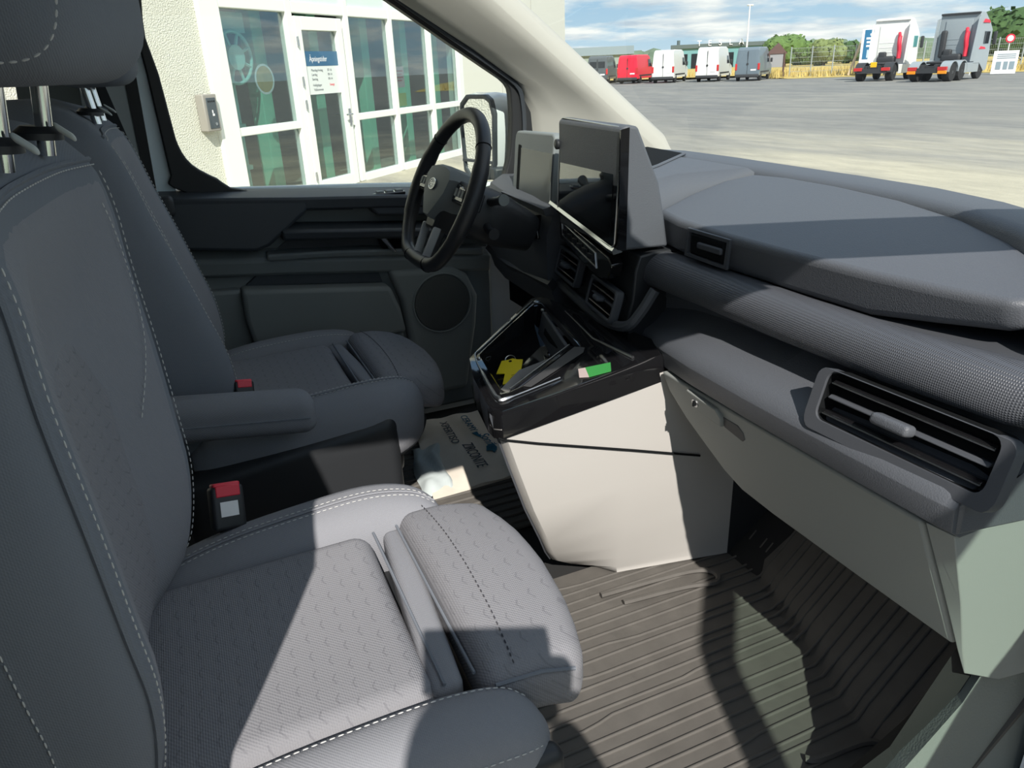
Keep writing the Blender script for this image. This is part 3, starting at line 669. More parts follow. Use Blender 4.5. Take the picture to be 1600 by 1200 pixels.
for k, (a, b) in enumerate(((-0.5, 0.75), (-0.75, 0.9), (-0.7, 0.7), (-0.7, 0.85))): obj('text_bar', *B2((a, -0.035, 3.05-k*0.28), (b, -0.015, 3.2-k*0.28)), STK, t, smooth=False)
obj('text_bar', *B2((-0.6, -0.035, 1.4), (-0.05, -0.015, 2.0)), mat('advert_pale', (0.5, 0.6, 0.66), 0.5), t, smooth=False); obj('text_bar', *B2((0.2, -0.035, 1.5), (0.9, -0.015, 1.75)), STK, t, smooth=False)
for s in (-0.9, 0.9): obj('leg', *B2((s-0.06, 0.02, 0), (s+0.06, 0.1, 0.4)), TRIMB, t, smooth=False)
t = board(47.3, 73, 0, 0, 0, 'wooden_prop', 'pale slanting timber prop beside the blue advert board', 'prop', None)
obj('beam', *TUBE([(-0.9, 0, 0.1), (-0.1, 0.2, 3.1)], 0.11, 6), mat('pale_timber', (0.62, 0.50, 0.36), 0.8), t); obj('upright', *B2((-0.22, 0.15, 0), (0.0, 0.35, 3.2)), mat('pale_timber', (0, 0, 0)), t, smooth=False)
t = board(55.3, 66, 0, 0, 0, 'info_board', 'white notice board with grey plan at the right edge', 'sign', None)
obj('panel', *B2((-0.75, 0, 0.05), (0.75, 0.1, 1.55)), STK, t, bevel=0.01)
for k in range(3): obj('text_bar', *B2((-0.5, -0.02, 1.30-k*0.12), (0.6, 0.01, 1.34-k*0.12)), mat('notice_grey', (0.25, 0.32, 0.36), 0.6), t, smooth=False)
for q in ((-0.5, -0.2), (-0.05, 0.2), (0.3, 0.6)): obj('plan_block', *B2((q[0], -0.02, 0.35), (q[1], 0.01, 0.85)), mat('notice_grey', (0, 0, 0)), t, smooth=False)
t = board(52.9, 66, 0, 0, 0, 'white_bollard', 'white concrete barrier post behind the grey truck', 'barrier', None)
obj('post', *RB((0, 0, 0.75), (0.62, 0.4, 1.5), 0.06, 2, 1), STK, t)
t = board(53.9, 68, 0, 0, 0, 'yield_sign', 'pale downward triangle road sign on a post', 'traffic sign', None)
obj('post', *CYL((0, 0, 0), (0, 0, 1), 0.04, 2.7, 8), FRM, t); obj('plate', *PRISM([(-0.42, -0.06, 2.75), (0.42, -0.06, 2.75), (0, -0.06, 2.05)], (0, 0.04, 0)), mat('sign_back', (0.55, 0.60, 0.62), 0.4), t, smooth=False)
t = board(55.35, 70, 0, 0, 0, 'round_road_sign', 'round red ringed road sign above the white board', 'traffic sign', None)
obj('post', *CYL((0, 0, 0), (0, 0, 1), 0.04, 2.4, 8), FRM, t); obj('ring', *CYL((0, -0.05, 2.35), (0, -1, 0), 0.30, 0.03, 24), RED, t); obj('face', *CYL((0, -0.08, 2.35), (0, -1, 0), 0.20, 0.02, 24), STK, t)
t = board(53.55, 67, 0, 0, 0, 'blue_road_sign', 'round pale blue road sign low beside the white board', 'traffic sign', None)
obj('post', *CYL((0, 0, 0), (0, 0, 1), 0.03, 1.6, 8), FRM, t); obj('face', *CYL((0, -0.04, 1.35), (0, -1, 0), 0.38, 0.03, 24), mat('pale_blue_sign', (0.35, 0.50, 0.62), 0.5), t)
# ============================================================ VAN CABIN SHELL
HEADL = mat('headliner', (0.45, 0.45, 0.42), 0.9)
tag(obj('floor', *B2((-0.6, -0.80, 0.47), (1.5, 0.92, 0.54)), CARP, smooth=False), 'dark carpeted cab floor', kind='structure')
tag(obj('ceiling', *B2((-0.7, -0.86, 1.99), (0.42, 0.90, 2.05)), HEADL, bevel=0.02), 'grey cab headlining', kind='structure')
tag(obj('wall_back', *B2((-0.72, -0.92, 0.5), (-0.62, 0.95, 2.0)), PLM, smooth=False), 'grey cab bulkhead behind the seats', kind='structure')
# left B pillar: grey inner trim, black seal, painted flange tinted for sky reflection, black door frame
t = tag(obj('trim_2', *LOFT([[(a, 0.86, z), (b, 0.80, z), (c, 0.88, z), (c, 0.98, z), (a, 0.98, z)] for z, a, b, c in ((0.55, -0.36, -0.22, -0.10), (1.20, -0.34, -0.20, -0.088), (1.33, -0.33, -0.19, -0.084), (1.6, -0.30, -0.17, -0.078), (1.93, -0.24, -0.12, -0.058))]), PLM), 'grey left door pillar trim with belt', kind='structure')
def strip(name, tab, y0, y1, m, parent): return obj(name, *LOFT([[(a, y0, z), (b, y0, z), (b, y1, z), (a, y1, z)] for z, a, b in tab]), m, parent)
strip('door_seal', [(0.6, -0.10, -0.066), (1.31, -0.086, -0.066), (1.63, -0.078, -0.052), (1.93, -0.060, -0.030)], 0.875, 0.93, RUBD, t)
strip('painted_flange', [(0.6, -0.07, -0.022), (1.31, -0.068, -0.020), (1.65, -0.056, -0.026), (1.93, -0.034, -0.004)], 0.91, 0.95, SKYB, t)
# seat belt running down the pillar
t = thing('seat_belt', 'dark seat belt webbing hanging down the left door pillar', 'seat belt', (-0.1, 0.78, 1.3))
obj('webbing', *LOFT([[(x-0.025, y, z), (x+0.025, y-0.008, z), (x+0.025, y-0.005, z), (x-0.025, y+0.003, z)] for x, y, z in ((-0.155, 0.79, 1.86), (-0.150, 0.77, 1.62), (-0.10, 0.755, 1.36), (-0.06, 0.745, 1.12), (-0.05, 0.74, 0.80))]), mat('belt_webbing', (0.02, 0.022, 0.026), 0.7), t)
obj('anchor_cover', *RB((-0.055, 0.80, 1.30), (0.05, 0.05, 0.05), 0.012), PLB, t)
# right side: sill, B pillar, roof rail, A pillar (they frame the open doorway and shade the seat)
tag(obj('trim_3', *LOFT([[(-0.55, -0.93, z), (a, -0.93, z), (a, -0.85, z), (-0.55, -0.80, z)] for z, a in ((0.5, -0.17), (1.1, -0.165), (1.25, -0.15), (1.37, -0.12), (1.5, -0.088), (1.68, -0.095), (1.82, -0.13), (1.95, -0.18))]), PLM), 'right door pillar behind the passenger seat', kind='structure')
tag(obj('trim_4', *LOFT([[(x, -0.93, z-0.05), (x, -0.80, z-0.06), (x, -0.76, z+0.06), (x, -0.90, z+0.08)] for x, z in ((-0.6, 1.915), (-0.12, 1.918), (0.0, 1.905), (0.3, 1.90), (0.52, 1.88), (0.68, 1.83))]), PLJ), 'right roof rail over the doorway', kind='structure')
def apillar(sgn):
    o = []
    for x, z, xl in ((0.44, 2.02, 0.20), (0.60, 1.90, 0.40), (0.82, 1.744, 0.62), (0.98, 1.620, 0.80), (1.12, 1.508, 0.94), (1.22, 1.428, 0.985), (1.34, 1.335, 0.995), (1.42, 1.20, 0.995)):
        z2 = interp(((0.20, 2.0), (0.40, 1.88), (0.60, 1.756), (0.86, 1.60), (0.965, 1.525), (0.992, 1.46), (1.0, 1.40)), xl)
        if xl > 0.96: z2 = {0.985: 1.455, 0.995: 1.38}.get(xl, z2)
        if x > 1.4: z2 = 1.2
        if x == 1.34: z2 = 1.32
        if sgn < 0: d = min(0.13, max(0.0, x-0.06-xl)); xl += d; z2 = max(z2-0.15*d, interp(((0.44, 2.0), (0.82, 1.72), (1.22, 1.40), (1.42, 1.15)), xl+0.07)) if xl < 0.97 else z2
        o.append([(xl, sgn*0.895, z2), ((x+xl)/2+0.03, sgn*0.815, (z+z2)/2-0.02), (x, sgn*0.775, z), (x+0.05, sgn*0.80, z+0.04), ((x+xl)/2+0.1, sgn*0.93, (z+z2)/2+0.06)])
    return LOFT([CR(r, 3, True) for r in o])
tag(obj('trim_1', *apillar(1), PLJ, auto=60), 'cream left windscreen pillar trim', kind='structure')
tag(obj('trim_5', *apillar(-1), PLJ, auto=60), 'right windscreen pillar', kind='structure')
# windscreen, bowed across
V = []; Fc = []
for i in range(9):
    t_ = i/8; y = -0.80+1.60*t_; bow = 0.10*(1-(2*t_-1)**2)
    V += [(1.46+bow, y, 1.245), (0.46+bow*0.8, y, 2.03)]
for i in range(8): Fc.append((2*i, 2*i+2, 2*i+3, 2*i+1))
w = obj('window_1', V, Fc, WGL); tag(w, 'large raked windscreen', kind='structure')
# outer roof edge / header above the windscreen
tag(obj('trim_6', *B2((0.34, -0.84, 1.95), (0.57, 0.84, 2.06)), HEADL, bevel=0.03), 'windscreen header above the frame', kind='structure')
# ============================================================ DASHBOARD
DASH = thing('dashboard', 'long dark grey van dashboard with lidded top box and light grey glove box', 'dashboard', (0.9, 0, 0.55))
def D(name, vf, m, p=None, **k): return obj(name, vf[0], vf[1], m, p or DASH, **k)
def sweep_y(tab, prof, n=1):
    """tab: list of (y, dx, dz) stations; prof: (x, z) points"""
    return [[(x+dx, y, z+dz) for x, z in prof] for y, dx, dz in tab]
# upper pad: flat deck from the windscreen back to the lid, with a dip under it
pad_prof = [(1.275, 1.325), (1.262, 1.345), (1.240, 1.353), (1.175, 1.350), (1.162, 1.345), (1.155, 1.335), (1.15, 1.20), (1.25, 1.15), (1.275, 1.2)]
D('top_pad', LOFT(sweep_y([(-0.80, -0.26, -0.012), (-0.66, -0.17, -0.004), (-0.56, -0.115, 0), (-0.45, -0.062, 0), (-0.30, -0.022, 0), (-0.12, -0.004, 0), (0.05, 0.005, 0), (0.3, 0.018, 0), (0.5, 0.02, 0), (0.66, 0.0, -0.005), (0.82, -0.06, -0.02)], pad_prof)), PLD, auto=50)
D('top_pad_left', LOFT(sweep_y([(0.44, 0, 0.008), (0.6, 0, 0), (0.84, 0.02, -0.02)], [(1.2, 1.345), (1.0, 1.335), (0.88, 1.31), (0.84, 1.28), (0.86, 1.18), (1.2, 1.18)])), PLD, auto=50)
# lid of the top glove box (sloping slab from an outline)
def slab(outline, ztop, zbot, m, name, parent, bevel=0.018, seg=4, inset=0.0):
    n = len(outline)
    V = [(x, y, ztop(x, y)) for x, y in outline]+[(x+ (0.012 if x < 0.9 else 0), y, zbot(x, y)) for x, y in outline]
    Fc = [tuple(range(n)), tuple(range(n, 2*n))[::-1]]+[(i, (i+1) % n, n+(i+1) % n, n+i) for i in range(n)]
    return obj(name, V, Fc, m, parent, bevel=bevel, seg=seg, auto=50)
lid_out = [(0.868, 0.045), (0.850, -0.05), (0.842, -0.20), (0.842, -0.35), (0.847, -0.50), (0.856, -0.60), (0.868, -0.685), (0.885, -0.702), (0.93, -0.695), (0.985, -0.655), (1.045, -0.56), (1.095, -0.45), (1.135, -0.30), (1.155, -0.14), (1.16, 0.0), (1.15, 0.09), (1.08, 0.11), (0.98, 0.09)]
LID = slab(lid_out, lambda x, y: 1.297+0.155*(x-0.845), lambda x, y: 1.232+0.03*sst(-0.5, -0.7, y), PLD, 'storage_lid', DASH, 0.02)
# lid catch recess in its front face
D('catch_recess', B2((0.838, -0.205, 1.245), (0.852, -0.105, 1.288)), PLK, LID, bevel=0.006)
D('catch_frame', RING([(0.8355, -0.215, 1.240), (0.8355, -0.095, 1.242), (0.839, -0.095, 1.293), (0.839, -0.215, 1.292)], [(0.8355, -0.208, 1.246), (0.8355, -0.102, 1.248), (0.839, -0.102, 1.287), (0.839, -0.208, 1.286)], (0.006, 0, 0)), PLDF, LID)
D('catch_lever', B2((0.833, -0.20, 1.262), (0.845, -0.132, 1.274)), PLDF, LID, bevel=0.003)
# end block right of the lid
D('end_pad', LOFT([[(0.875, -0.712, 1.255), (0.89, -0.712, 1.305), (1.0, -0.68, 1.33), (1.15, -0.60, 1.335), (1.15, -0.60, 1.2), (0.9, -0.712, 1.2)],
                   [(0.86, -0.80, 1.255), (0.885, -0.80, 1.305), (1.0, -0.80, 1.325), (1.2, -0.80, 1.33), (1.2, -0.80, 1.2), (0.9, -0.80, 1.2)]]), PLD, bevel=0.012, seg=3)
# deck under the lid
D('lower_deck', LOFT(sweep_y([(-0.80, 0, 0.018), (-0.5, 0, 0.006), (0.10, 0, 0)], [(1.16, 1.220), (0.845, 1.225), (0.845, 1.18), (1.16, 1.17)])), PLDF)
D('deck_screw_cover', CYL((0.90, -0.765, 1.262), (0, 0, 1), 0.016, 0.004, 18), PLB)
# textured decor strip
st = [(0.86, 1.243), (0.842, 1.2455), (0.820, 1.240), (0.804, 1.226), (0.797, 1.208), (0.799, 1.192), (0.812, 1.182), (0.86, 1.180)]
stp = [p.to_2d() for p in CR([(a, b, 0) for a, b in st], 3)]
D('decor_strip', LOFT([[(p.x+dx, y, p.y+dz-0.013) for p in stp] for y, dx, dz in ((-0.82, 0.02, 0.018), (-0.76, -0.014, 0.018), (-0.6, -0.018, 0.011), (-0.4, -0.010, 0.005), (-0.2, 0.0, 0.002), (-0.06, 0.002, 0.0), (0.04, 0.01, -0.006), (0.12, 0.03, -0.012))]), STRIP, auto=60)
# recess back, ledge and its rounded front
lg = [(0.86, 1.20), (0.858, 1.165), (0.848, 1.150), (0.760, 1.113), (0.742, 1.104), (0.734, 1.090), (0.738, 1.058), (0.755, 1.046), (0.86, 1.046)]
D('ledge', LOFT([[(x+dx*k, y, z+dz) for (x, z), k in zip(lg, (0, 0, .3, 1, 1, 1, 1, 1, 0))] for y, dx, dz in ((-0.762, 0.0, 0.004), (-0.74, -0.006, 0.006), (-0.6, -0.006, 0.004), (-0.4, 0.0, 0.0), (-0.25, 0.01, -0.004), (-0.14, 0.03, -0.012), (-0.06, 0.055, -0.022), (0.02, 0.075, -0.034))]), PLD, bevel=0.006, auto=50)
# light grey glove box door and the lower panel it sits in
def gp(y, z, off=0.0):           # tilted lower plane
    return (0.752+(1.052-z)*0.27+off, y, z)
go = [(-0.150, 1.045), (-0.165, 1.005), (-0.205, 0.962), (-0.255, 0.925), (-0.300, 0.893), (-0.345, 0.874), (-0.42, 0.868), (-0.60, 0.864), (-0.756, 0.862), (-0.738, 0.94), (-0.712, 1.045)]
GB = D('glove_box_door', PRISM([gp(y, z) for y, z in go], (0.05, 0, -0.01)), PLG, bevel=0.007, seg=3)
D('lower_panel', PRISM([gp(y, z, 0.02) for y, z in ((-0.14, 1.05), (-0.15, 1.00), (-0.20, 0.955), (-0.26, 0.915), (-0.32, 0.88), (-0.76, 0.87), (-0.745, 1.05))], (0.25, 0, 0)), PLG, bevel=0.004)
D('latch', PRISM([gp(y, z, -0.0075) for y, z in ((-0.236, 1.040), (-0.258, 1.006), (-0.325, 1.000), (-0.330, 1.020), (-0.318, 1.034))], (0.01, 0, 0)), PLG, GB, bevel=0.003)
D('latch_recess', PRISM([gp(y, z, -0.0012) for y, z in ((-0.322, 1.022), (-0.326, 1.000), (-0.372, 0.992), (-0.380, 1.0), (-0.378, 1.012), (-0.366, 1.022))], (0.006, 0, 0)), mat('recess_grey', (0.10, 0.10, 0.10), 0.7), GB, bevel=0.002)
D('keyhole', CYL(gp(-0.262, 1.022, -0.010), (1, 0, 0.27), 0.008, 0.006, 16), SIL, GB)
D('key_slot', B2((0.7465, -0.2635, 1.017), (0.757, -0.2605, 1.027)), PLK, GB, smooth=False)
# end cap on the passenger side
ec = [(-0.722, 1.050), (-0.747, 0.945), (-0.764, 0.868), (-0.772, 0.83), (-0.790, 0.82)]
D('end_cap', LOFT([[gp(-0.718, 1.046), gp(-0.757, 1.050, 0.0), (0.88, -0.782, 1.060), (1.05, -0.80, 1.06), (1.05, -0.72, 1.046)],
                   [gp(-0.743, 0.945), gp(-0.764, 0.945, 0.004), (0.88, -0.784, 0.94), (1.05, -0.80, 0.94), (1.05, -0.74, 0.945)],
                   [gp(-0.762, 0.862), gp(-0.768, 0.862, 0.004), (0.88, -0.785, 0.86), (1.05, -0.80, 0.86), (1.05, -0.76, 0.862)],
                   [gp(-0.772, 0.825, 0.0), gp(-0.774, 0.825, 0.002), (0.87, -0.785, 0.80), (1.05, -0.80, 0.78), (1.05, -0.775, 0.80)]]), PLG, bevel=0.008, seg=3)
D('end_cap_upper', LOFT([[(0.745, -0.758, 1.056), (0.745, -0.764, 1.058), (1.05, -0.805, 1.05), (1.05, -0.76, 1.05)],
                         [(0.74, -0.758, 1.100), (0.742, -0.766, 1.102), (1.05, -0.81, 1.12), (1.05, -0.76, 1.12)],
                         [(0.80, -0.765, 1.130), (0.80, -0.785, 1.132), (1.05, -0.81, 1.26), (1.05, -0.765, 1.26)]]), PLD, bevel=0.008)
# body behind everything (so no light leaks through the dash)
D('inner_body', join(B2((0.88, -0.74, 0.90), (1.2, 0.86, 1.19)), B2((1.0, 0.12, 1.1), (1.18, 0.84, 1.32))), PLK, smooth=False)
D('end_panel', B2((0.92, -0.812, 0.80), (1.28, -0.80, 1.325)), PLD, bevel=0.01)
# driver side lower dash and knee panel
kp = [(0.84, 1.29), (0.80, 1.27), (0.775, 1.20), (0.775, 1.10), (0.80, 1.02), (0.88, 0.96), (1.0, 0.96), (1.0, 1.28)]
D('knee_panel', LOFT(sweep_y([(0.37, 0.0, 0.0), (0.5, -0.01, 0.0), (0.7, 0.0, 0), (0.85, 0.03, 0)], kp)), PLDF, auto=40)
D('knee_trim', LOFT(sweep_y([(0.36, 0, 0), (0.6, -0.005, 0), (0.82, 0.02, 0)], [(0.785, 1.10), (0.77, 1.085), (0.785, 1.065), (0.80, 1.08)])), PLB)
# centre stack body
cs = [(0.83, 1.232), (0.795, 1.228), (0.785, 1.20), (0.78, 1.14), (0.765, 1.085), (0.775, 1.065), (0.90, 1.05), (0.90, 1.232)]
D('centre_fascia', LOFT([[(x+0.14*(y-0.0), y, z+0.02*(y)) for x, z in cs] for y in (-0.01, 0.1, 0.2, 0.3, 0.39)]), PLB, bevel=0.004)
D('stack_edge', TUBE(CR([(0.80, -0.055, 1.17), (0.775, -0.045, 1.125), (0.757, -0.02, 1.092), (0.762, 0.08, 1.078), (0.79, 0.25, 1.078), (0.815, 0.40, 1.085)], 5), 0.011, 8), PLDF)
# button bar under the screen (gloss black with a bright outline)
def bq(y, z, off=0.0): return Vector((0.744+0.2*(y-0.03)-off, y, z))
bo = [bq(0.388, 1.247), bq(0.030, 1.224), bq(0.012, 1.212), bq(0.030, 1.180), bq(0.075, 1.170), bq(0.12, 1.168), bq(0.388, 1.196)]
BAR = D('button_bar', PRISM(bo, (0.03, 0.0, 0)), GLOS, bevel=0.003)
bi = [bq(0.350, 1.236, 0.001), bq(0.105, 1.216, 0.001), bq(0.098, 1.186, 0.001), bq(0.345, 1.206, 0.001)]
D('bar_outline', TUBE(bi, 0.0011, 6, True), SIL, BAR)
for k in range(6):
    p = bi[0].lerp(bi[1], 0.12+0.15*k).lerp(bi[3].lerp(bi[2], 0.12+0.15*k), 0.5)+Vector((-0.0015, 0, 0))
    D('button', RB(tuple(p), (0.005, 0.022, 0.012), 0.002, 2, 1), PLB, BAR)

# ------------------------------------------------------------ touchscreen
TS = thing('touchscreen', 'large glossy centre touchscreen standing up from the dashboard', 'screen', (0.78, 0.15, 1.25))
SL, SR = Vector((0.772, 0.305, 0)), Vector((0.742, 0.003, 0))       # left and right edges in plan
def sp(u, z, off=0.0):
    e = (SR-SL).normalized(); nrm = Vector((-e.y, e.x, 0)); nrm = nrm if nrm.x < 0 else -nrm
    p = SL.lerp(SR, u); tilt = (z-1.26)*0.06
    return Vector((p.x+tilt, p.y, z))+nrm*off
def rrect(u0, u1, z0, z1, r=0.05, n=4, zs=lambda u: 0.0):
    w = 0.304; pts = []; rz = r*w
    for cx, cz, a0 in ((u1-r, z1-rz, 0), (u0+r, z1-rz, 90), (u0+r, z0+rz, 180), (u1-r, z0+rz, 270)):
        for k in range(n+1):
            a = math.radians(a0+90*k/n); u = cx+r*math.cos(a); pts.append((u, cz+rz*math.sin(a)+zs(u)))
    return pts
slant = lambda u: -0.022*u if False else 0.0
o1 = [sp(u, z-(0.030*u if z < 1.37 else 0.004*u)) for u, z in rrect(0, 1, 1.276, 1.474, 0.05)]
nrm = (sp(0.5, 1.37, 1)-sp(0.5, 1.37, 0))
obj('bezel', *PRISM(o1, -nrm*0.022), GLOS, TS, bevel=0.003)
o2 = [sp(u, z-(0.030*u if z < 1.37 else 0.004*u), 0.0012) for u, z in rrect(0.03, 0.93, 1.296, 1.463, 0.02)]
obj('display', *PRISM(o2, -nrm*0.004), SCRN, TS, smooth=False)
obj('edge_trim', *TUBE([p+nrm*0.0 for p in o1], 0.0016, 6, True), SIL, TS)
obj('knob', *LATHE(sp(-0.012, 1.418, 0.002), nrm, [(0.011, 0), (0.011, 0.006), (0.008, 0.008)], 18), PLB, TS)
# chrome lip under the screen
obj('lower_lip', *LOFT([[sp(u, z0, 0.004), sp(u, z0+0.006, 0.0), sp(u, z0-0.004, -0.02), sp(u, z0-0.008, 0.0)] for u, z0 in ((-0.16, 1.283), (0.2, 1.270), (0.6, 1.256), (0.92, 1.244), (1.0, 1.243))]), CHR, TS)
# housing wedge behind
hz = [(0.744, 1.4695, 1.243), (0.766, 1.474, 1.238), (0.786, 1.470, 1.238), (0.845, 1.355, 1.235), (0.87, 1.25, 1.232)]
HB = []
for y, k in ((-0.006, 0), (0.02, 1), (0.28, 1), (0.305, 0)):
    dxl = 0.03*(y/0.305)
    HB.append([(0.748+dxl, y, 1.243), (0.748+dxl, y, 1.468), (0.762+dxl, y, 1.475), (0.785+dxl, y, 1.470), (0.835+dxl, y, 1.365), (0.850+dxl, y, 1.30), (0.862+dxl, y, 1.238)])
obj('housing', *LOFT(HB), PLD, TS, bevel=0.006, seg=3, auto=40)
obj('side_gloss', *PRISM([(0.7435, -0.0085, 1.2465), (0.7455, -0.0085, 1.467), (0.764, -0.0085, 1.470), (0.762, -0.0085, 1.243)], (0, 0.004, 0)), GLOS, TS, smooth=False)
# storage slot behind the screen: its dark depth is a flat black plate
D('tray_dark_plate', PRISM([(0.90, 0.20, 1.3545), (1.02, 0.28, 1.3550), (1.20, 0.428, 1.3556), (1.22, 0.62, 1.3556), (0.90, 0.62, 1.3545)], (0, 0, 0.0015)), PLK, smooth=False)
D('tray_lip', TUBE([(0.88, 0.178, 1.353), (1.02, 0.272, 1.3545), (1.205, 0.424, 1.355)], 0.004, 6), PLD)
D('shoulder', LOFT([[(0.850, 0.03, 1.26), (0.855, 0.05, 1.300), (0.87, 0.10, 1.350), (0.87, 0.45, 1.352), (0.87, 0.45, 1.2), (0.86, 0.03, 1.2)],
                    [(0.98, 0.09, 1.26), (0.98, 0.098, 1.318), (0.985, 0.15, 1.352), (0.985, 0.45, 1.353), (0.985, 0.45, 1.2), (0.98, 0.09, 1.2)],
                    [(1.16, 0.10, 1.26), (1.16, 0.105, 1.345), (1.16, 0.13, 1.352), (1.17, 0.45, 1.353), (1.17, 0.45, 1.2), (1.16, 0.1, 1.2)]]), PLD, auto=60)

# ------------------------------------------------------------ instrument display
IC = thing('instrument_display', 'matt dark driver display panel left of the touchscreen', 'screen', (0.80, 0.5, 1.27))
E1, E2 = Vector((0.798, 0.395, 0)), Vector((0.820, 0.668, 0))
def ip(u, z, off=0.0): p = E1.lerp(E2, u); return Vector((p.x-off+(z-1.27)*0.10, p.y, z))
io = [(0, 1.27), (1.0, 1.265), (1.0, 1.40), (0.985, 1.415), (0.95, 1.424), (0.05, 1.432), (0.0, 1.425)]
obj('hood', *PRISM([ip(u, z) for u, z in io], (0.025, 0, 0)), PLM, IC, bevel=0.005, seg=3)
obj('display', *PRISM([ip(u, z, 0.002) for u, z in ((0.0, 1.274), (0.80, 1.272), (0.80, 1.385), (0.0, 1.388))], (0.004, 0, 0)), mat('display_grey', (0.075, 0.083, 0.083), 0.25), IC, smooth=False)
obj('dark_slot', *PRISM([ip(u, z, 0.003) for u, z in ((0.80, 1.272), (0.86, 1.272), (0.86, 1.392), (0.80, 1.390))], (0.004, 0, 0)), PLK, IC, smooth=False)
obj('cowl', *LOFT([[ip(u, 1.268, 0.03), ip(u, 1.275, -0.01), ip(u, 1.25, -0.03), ip(u, 1.25, 0.02)] for u in (-0.1, 0.5, 1.05)]), PLDF, IC)

# ------------------------------------------------------------ air vents
def vent(name, label, C, U, Vv, w, h, knob_u=0.5, slats=3, bright=True, framew=0.014, depth=0.03, top=None):
    """C centre, U along the vent, Vv up the vent"""
    U = Vector(U).normalized(); Vv = Vector(Vv); Vv = (Vv-U*Vv.dot(U)).normalized(); Nn = U.cross(Vv); C = Vector(C)
    if Nn.x > 0: Nn = -Nn
    t = thing(name, label, 'air vent', C, 0, 'air vents along the dashboard')
    def P(u, v, n=0.0): return C+U*u*w/2+Vv*v*h/2+Nn*n
    def outline(k, n):
        r = 0.42; pts = []
        for cx, cv, a0, ru in ((1-r*0.25*k, 1-r*k, 0, 1), (-(1-r*0.25*k), 1-r*k, 90, 1), (-(1-r*0.25*k), -(1-r*k), 180, 1), (1-r*0.25*k, -(1-r*k), 270, 1)):
            for q in range(5):
                a = math.radians(a0+22.5*q); pts.append((cx+r*0.25*k*math.cos(a), cv+r*k*math.sin(a)))
        return pts
    oo = outline(1, 0); fu, fv = 1+2*framew/w, 1+2*framew/h
    obj('bezel', *RING([P(a*fu, b*(fv if top is None or b < 0 else top), 0.006) for a, b in oo], [P(a, b, 0.006) for a, b in oo], -Nn*0.02), PLDF, t, bevel=0.003)
    obj('cavity', *PRISM([P(a, b, -depth) for a, b in oo], -Nn*0.004), PLK, t, smooth=False)
    obj('cavity_wall', *RING([P(a*1.03, b*1.03, -depth) for a, b in oo], [P(a, b, -depth) for a, b in oo], Nn*(depth+0.002)), PLK, t)
    for k in range(slats):
        v = 0.62-1.24*k/(slats-1) if slats > 1 else 0
        L_ = 0.94
        m = PLDF if k == 1 else GLOS
        s = obj('slat', *LOFT([[P(u, v+0.07, -0.004), P(u, v-0.05, 0.001), P(u, v-0.10, 0.0), P(u, v-0.06, -0.006), P(u, v+0.04, -0.022)] for u in (-L_, L_)]), m, t, bevel=0.001)
        if k != 1: obj('bright_edge', *TUBE([P(-L_, v-0.10, 0.001), P(L_, v-0.10, 0.001)], 0.0011, 6), SIL, s)
    obj('knob', *xf(RB((0, 0, 0), (0.055*min(1, w/0.24), h*0.22, 0.022), 0.006, 2, 1), lambda p: P(knob_u, 0.0, 0.008)+U*p.x+Vv*p.y+Nn*p.z), PLD, t)
    return t
vent('air_vent', 'wide air vent at the passenger end of the dashboard', (0.755, -0.660, 1.151), (0.030, -1, 0.010), (0.30, 0, 1), 0.240, 0.070, -0.05, framew=0.017, top=1.03)
vent('air_vent', 'air vent beside the ledge below the right part of the touchscreen', (0.762, 0.082, 1.124), (-0.14, -1, -0.04), (0.25, 0, 1), 0.125, 0.054, 0.0, framew=0.008)
vent('air_vent', 'air vent nearer the steering wheel below the button bar', (0.797, 0.300, 1.142), (-0.14, -1, -0.04), (0.25, 0, 1), 0.125, 0.054, 0.0, framew=0.008)
# small control panel right of the wheel
D('start_button_panel', PRISM([(0.765, 0.42, 1.245), (0.765, 0.40, 1.19), (0.765, 0.47, 1.18), (0.765, 0.48, 1.235)], (0.03, 0, 0)), GLOS, bevel=0.004)
# ============================================================ CENTRE CONSOLE
CO = thing('centre_console', 'pale grey centre console with glossy black tray top between the seats', 'console', (0.68, 0.0, 0.55))
def K(name, vf, m, p=None, **k): return obj(name, vf[0], vf[1], m, p or CO, **k)
# near side panel, rear wall, far side: loft of plan rings from floor to top
def tz(x): return 1.022+0.125*(x-0.415)
def side_ring(z, xr, yn, top=False):
    """plan ring: rear corner, near side, front, hidden far side"""
    return [(xr+0.014, yn, z), (0.70, yn*0.45-0.077, z), (0.955, -0.148, z), (0.955, 0.10, z), (xr+0.14, 0.06, z), (xr+0.045, -0.02 if yn < -0.05 else yn+0.05, z), (xr+0.004, yn+0.028, z), (xr+0.004, yn+0.012, z)]
SEC = [(0.5605, 0.645, -0.045), (0.572, 0.605, -0.040), (0.60, 0.568, -0.052), (0.64, 0.546, -0.074), (0.70, 0.520, -0.105), (0.80, 0.478, -0.131), (0.90, 0.447, -0.137), (0.975, 0.425, -0.140), (1.015, 0.415, -0.141)]
V_, F_ = LOFT([side_ring(*s) for s in SEC[:-1]], True, False)
V_ += [(x, y, tz(x)-0.03) for x, y, z in side_ring(*SEC[-1])]; n_ = 8; o_ = len(V_)-16
F_ += [(o_+i, o_+(i+1) % n_, o_+n_+(i+1) % n_, o_+n_+i) for i in range(n_)]
K('body', (V_, F_), PLC, auto=40)
K('seam', TUBE([(0.424, -0.1385, 0.976), (0.432, -0.1412, 0.972), (0.50, -0.1412, 0.948), (0.70, -0.1425, 0.884), (0.862, -0.1475, 0.832)], 0.0022, 6), PLK)
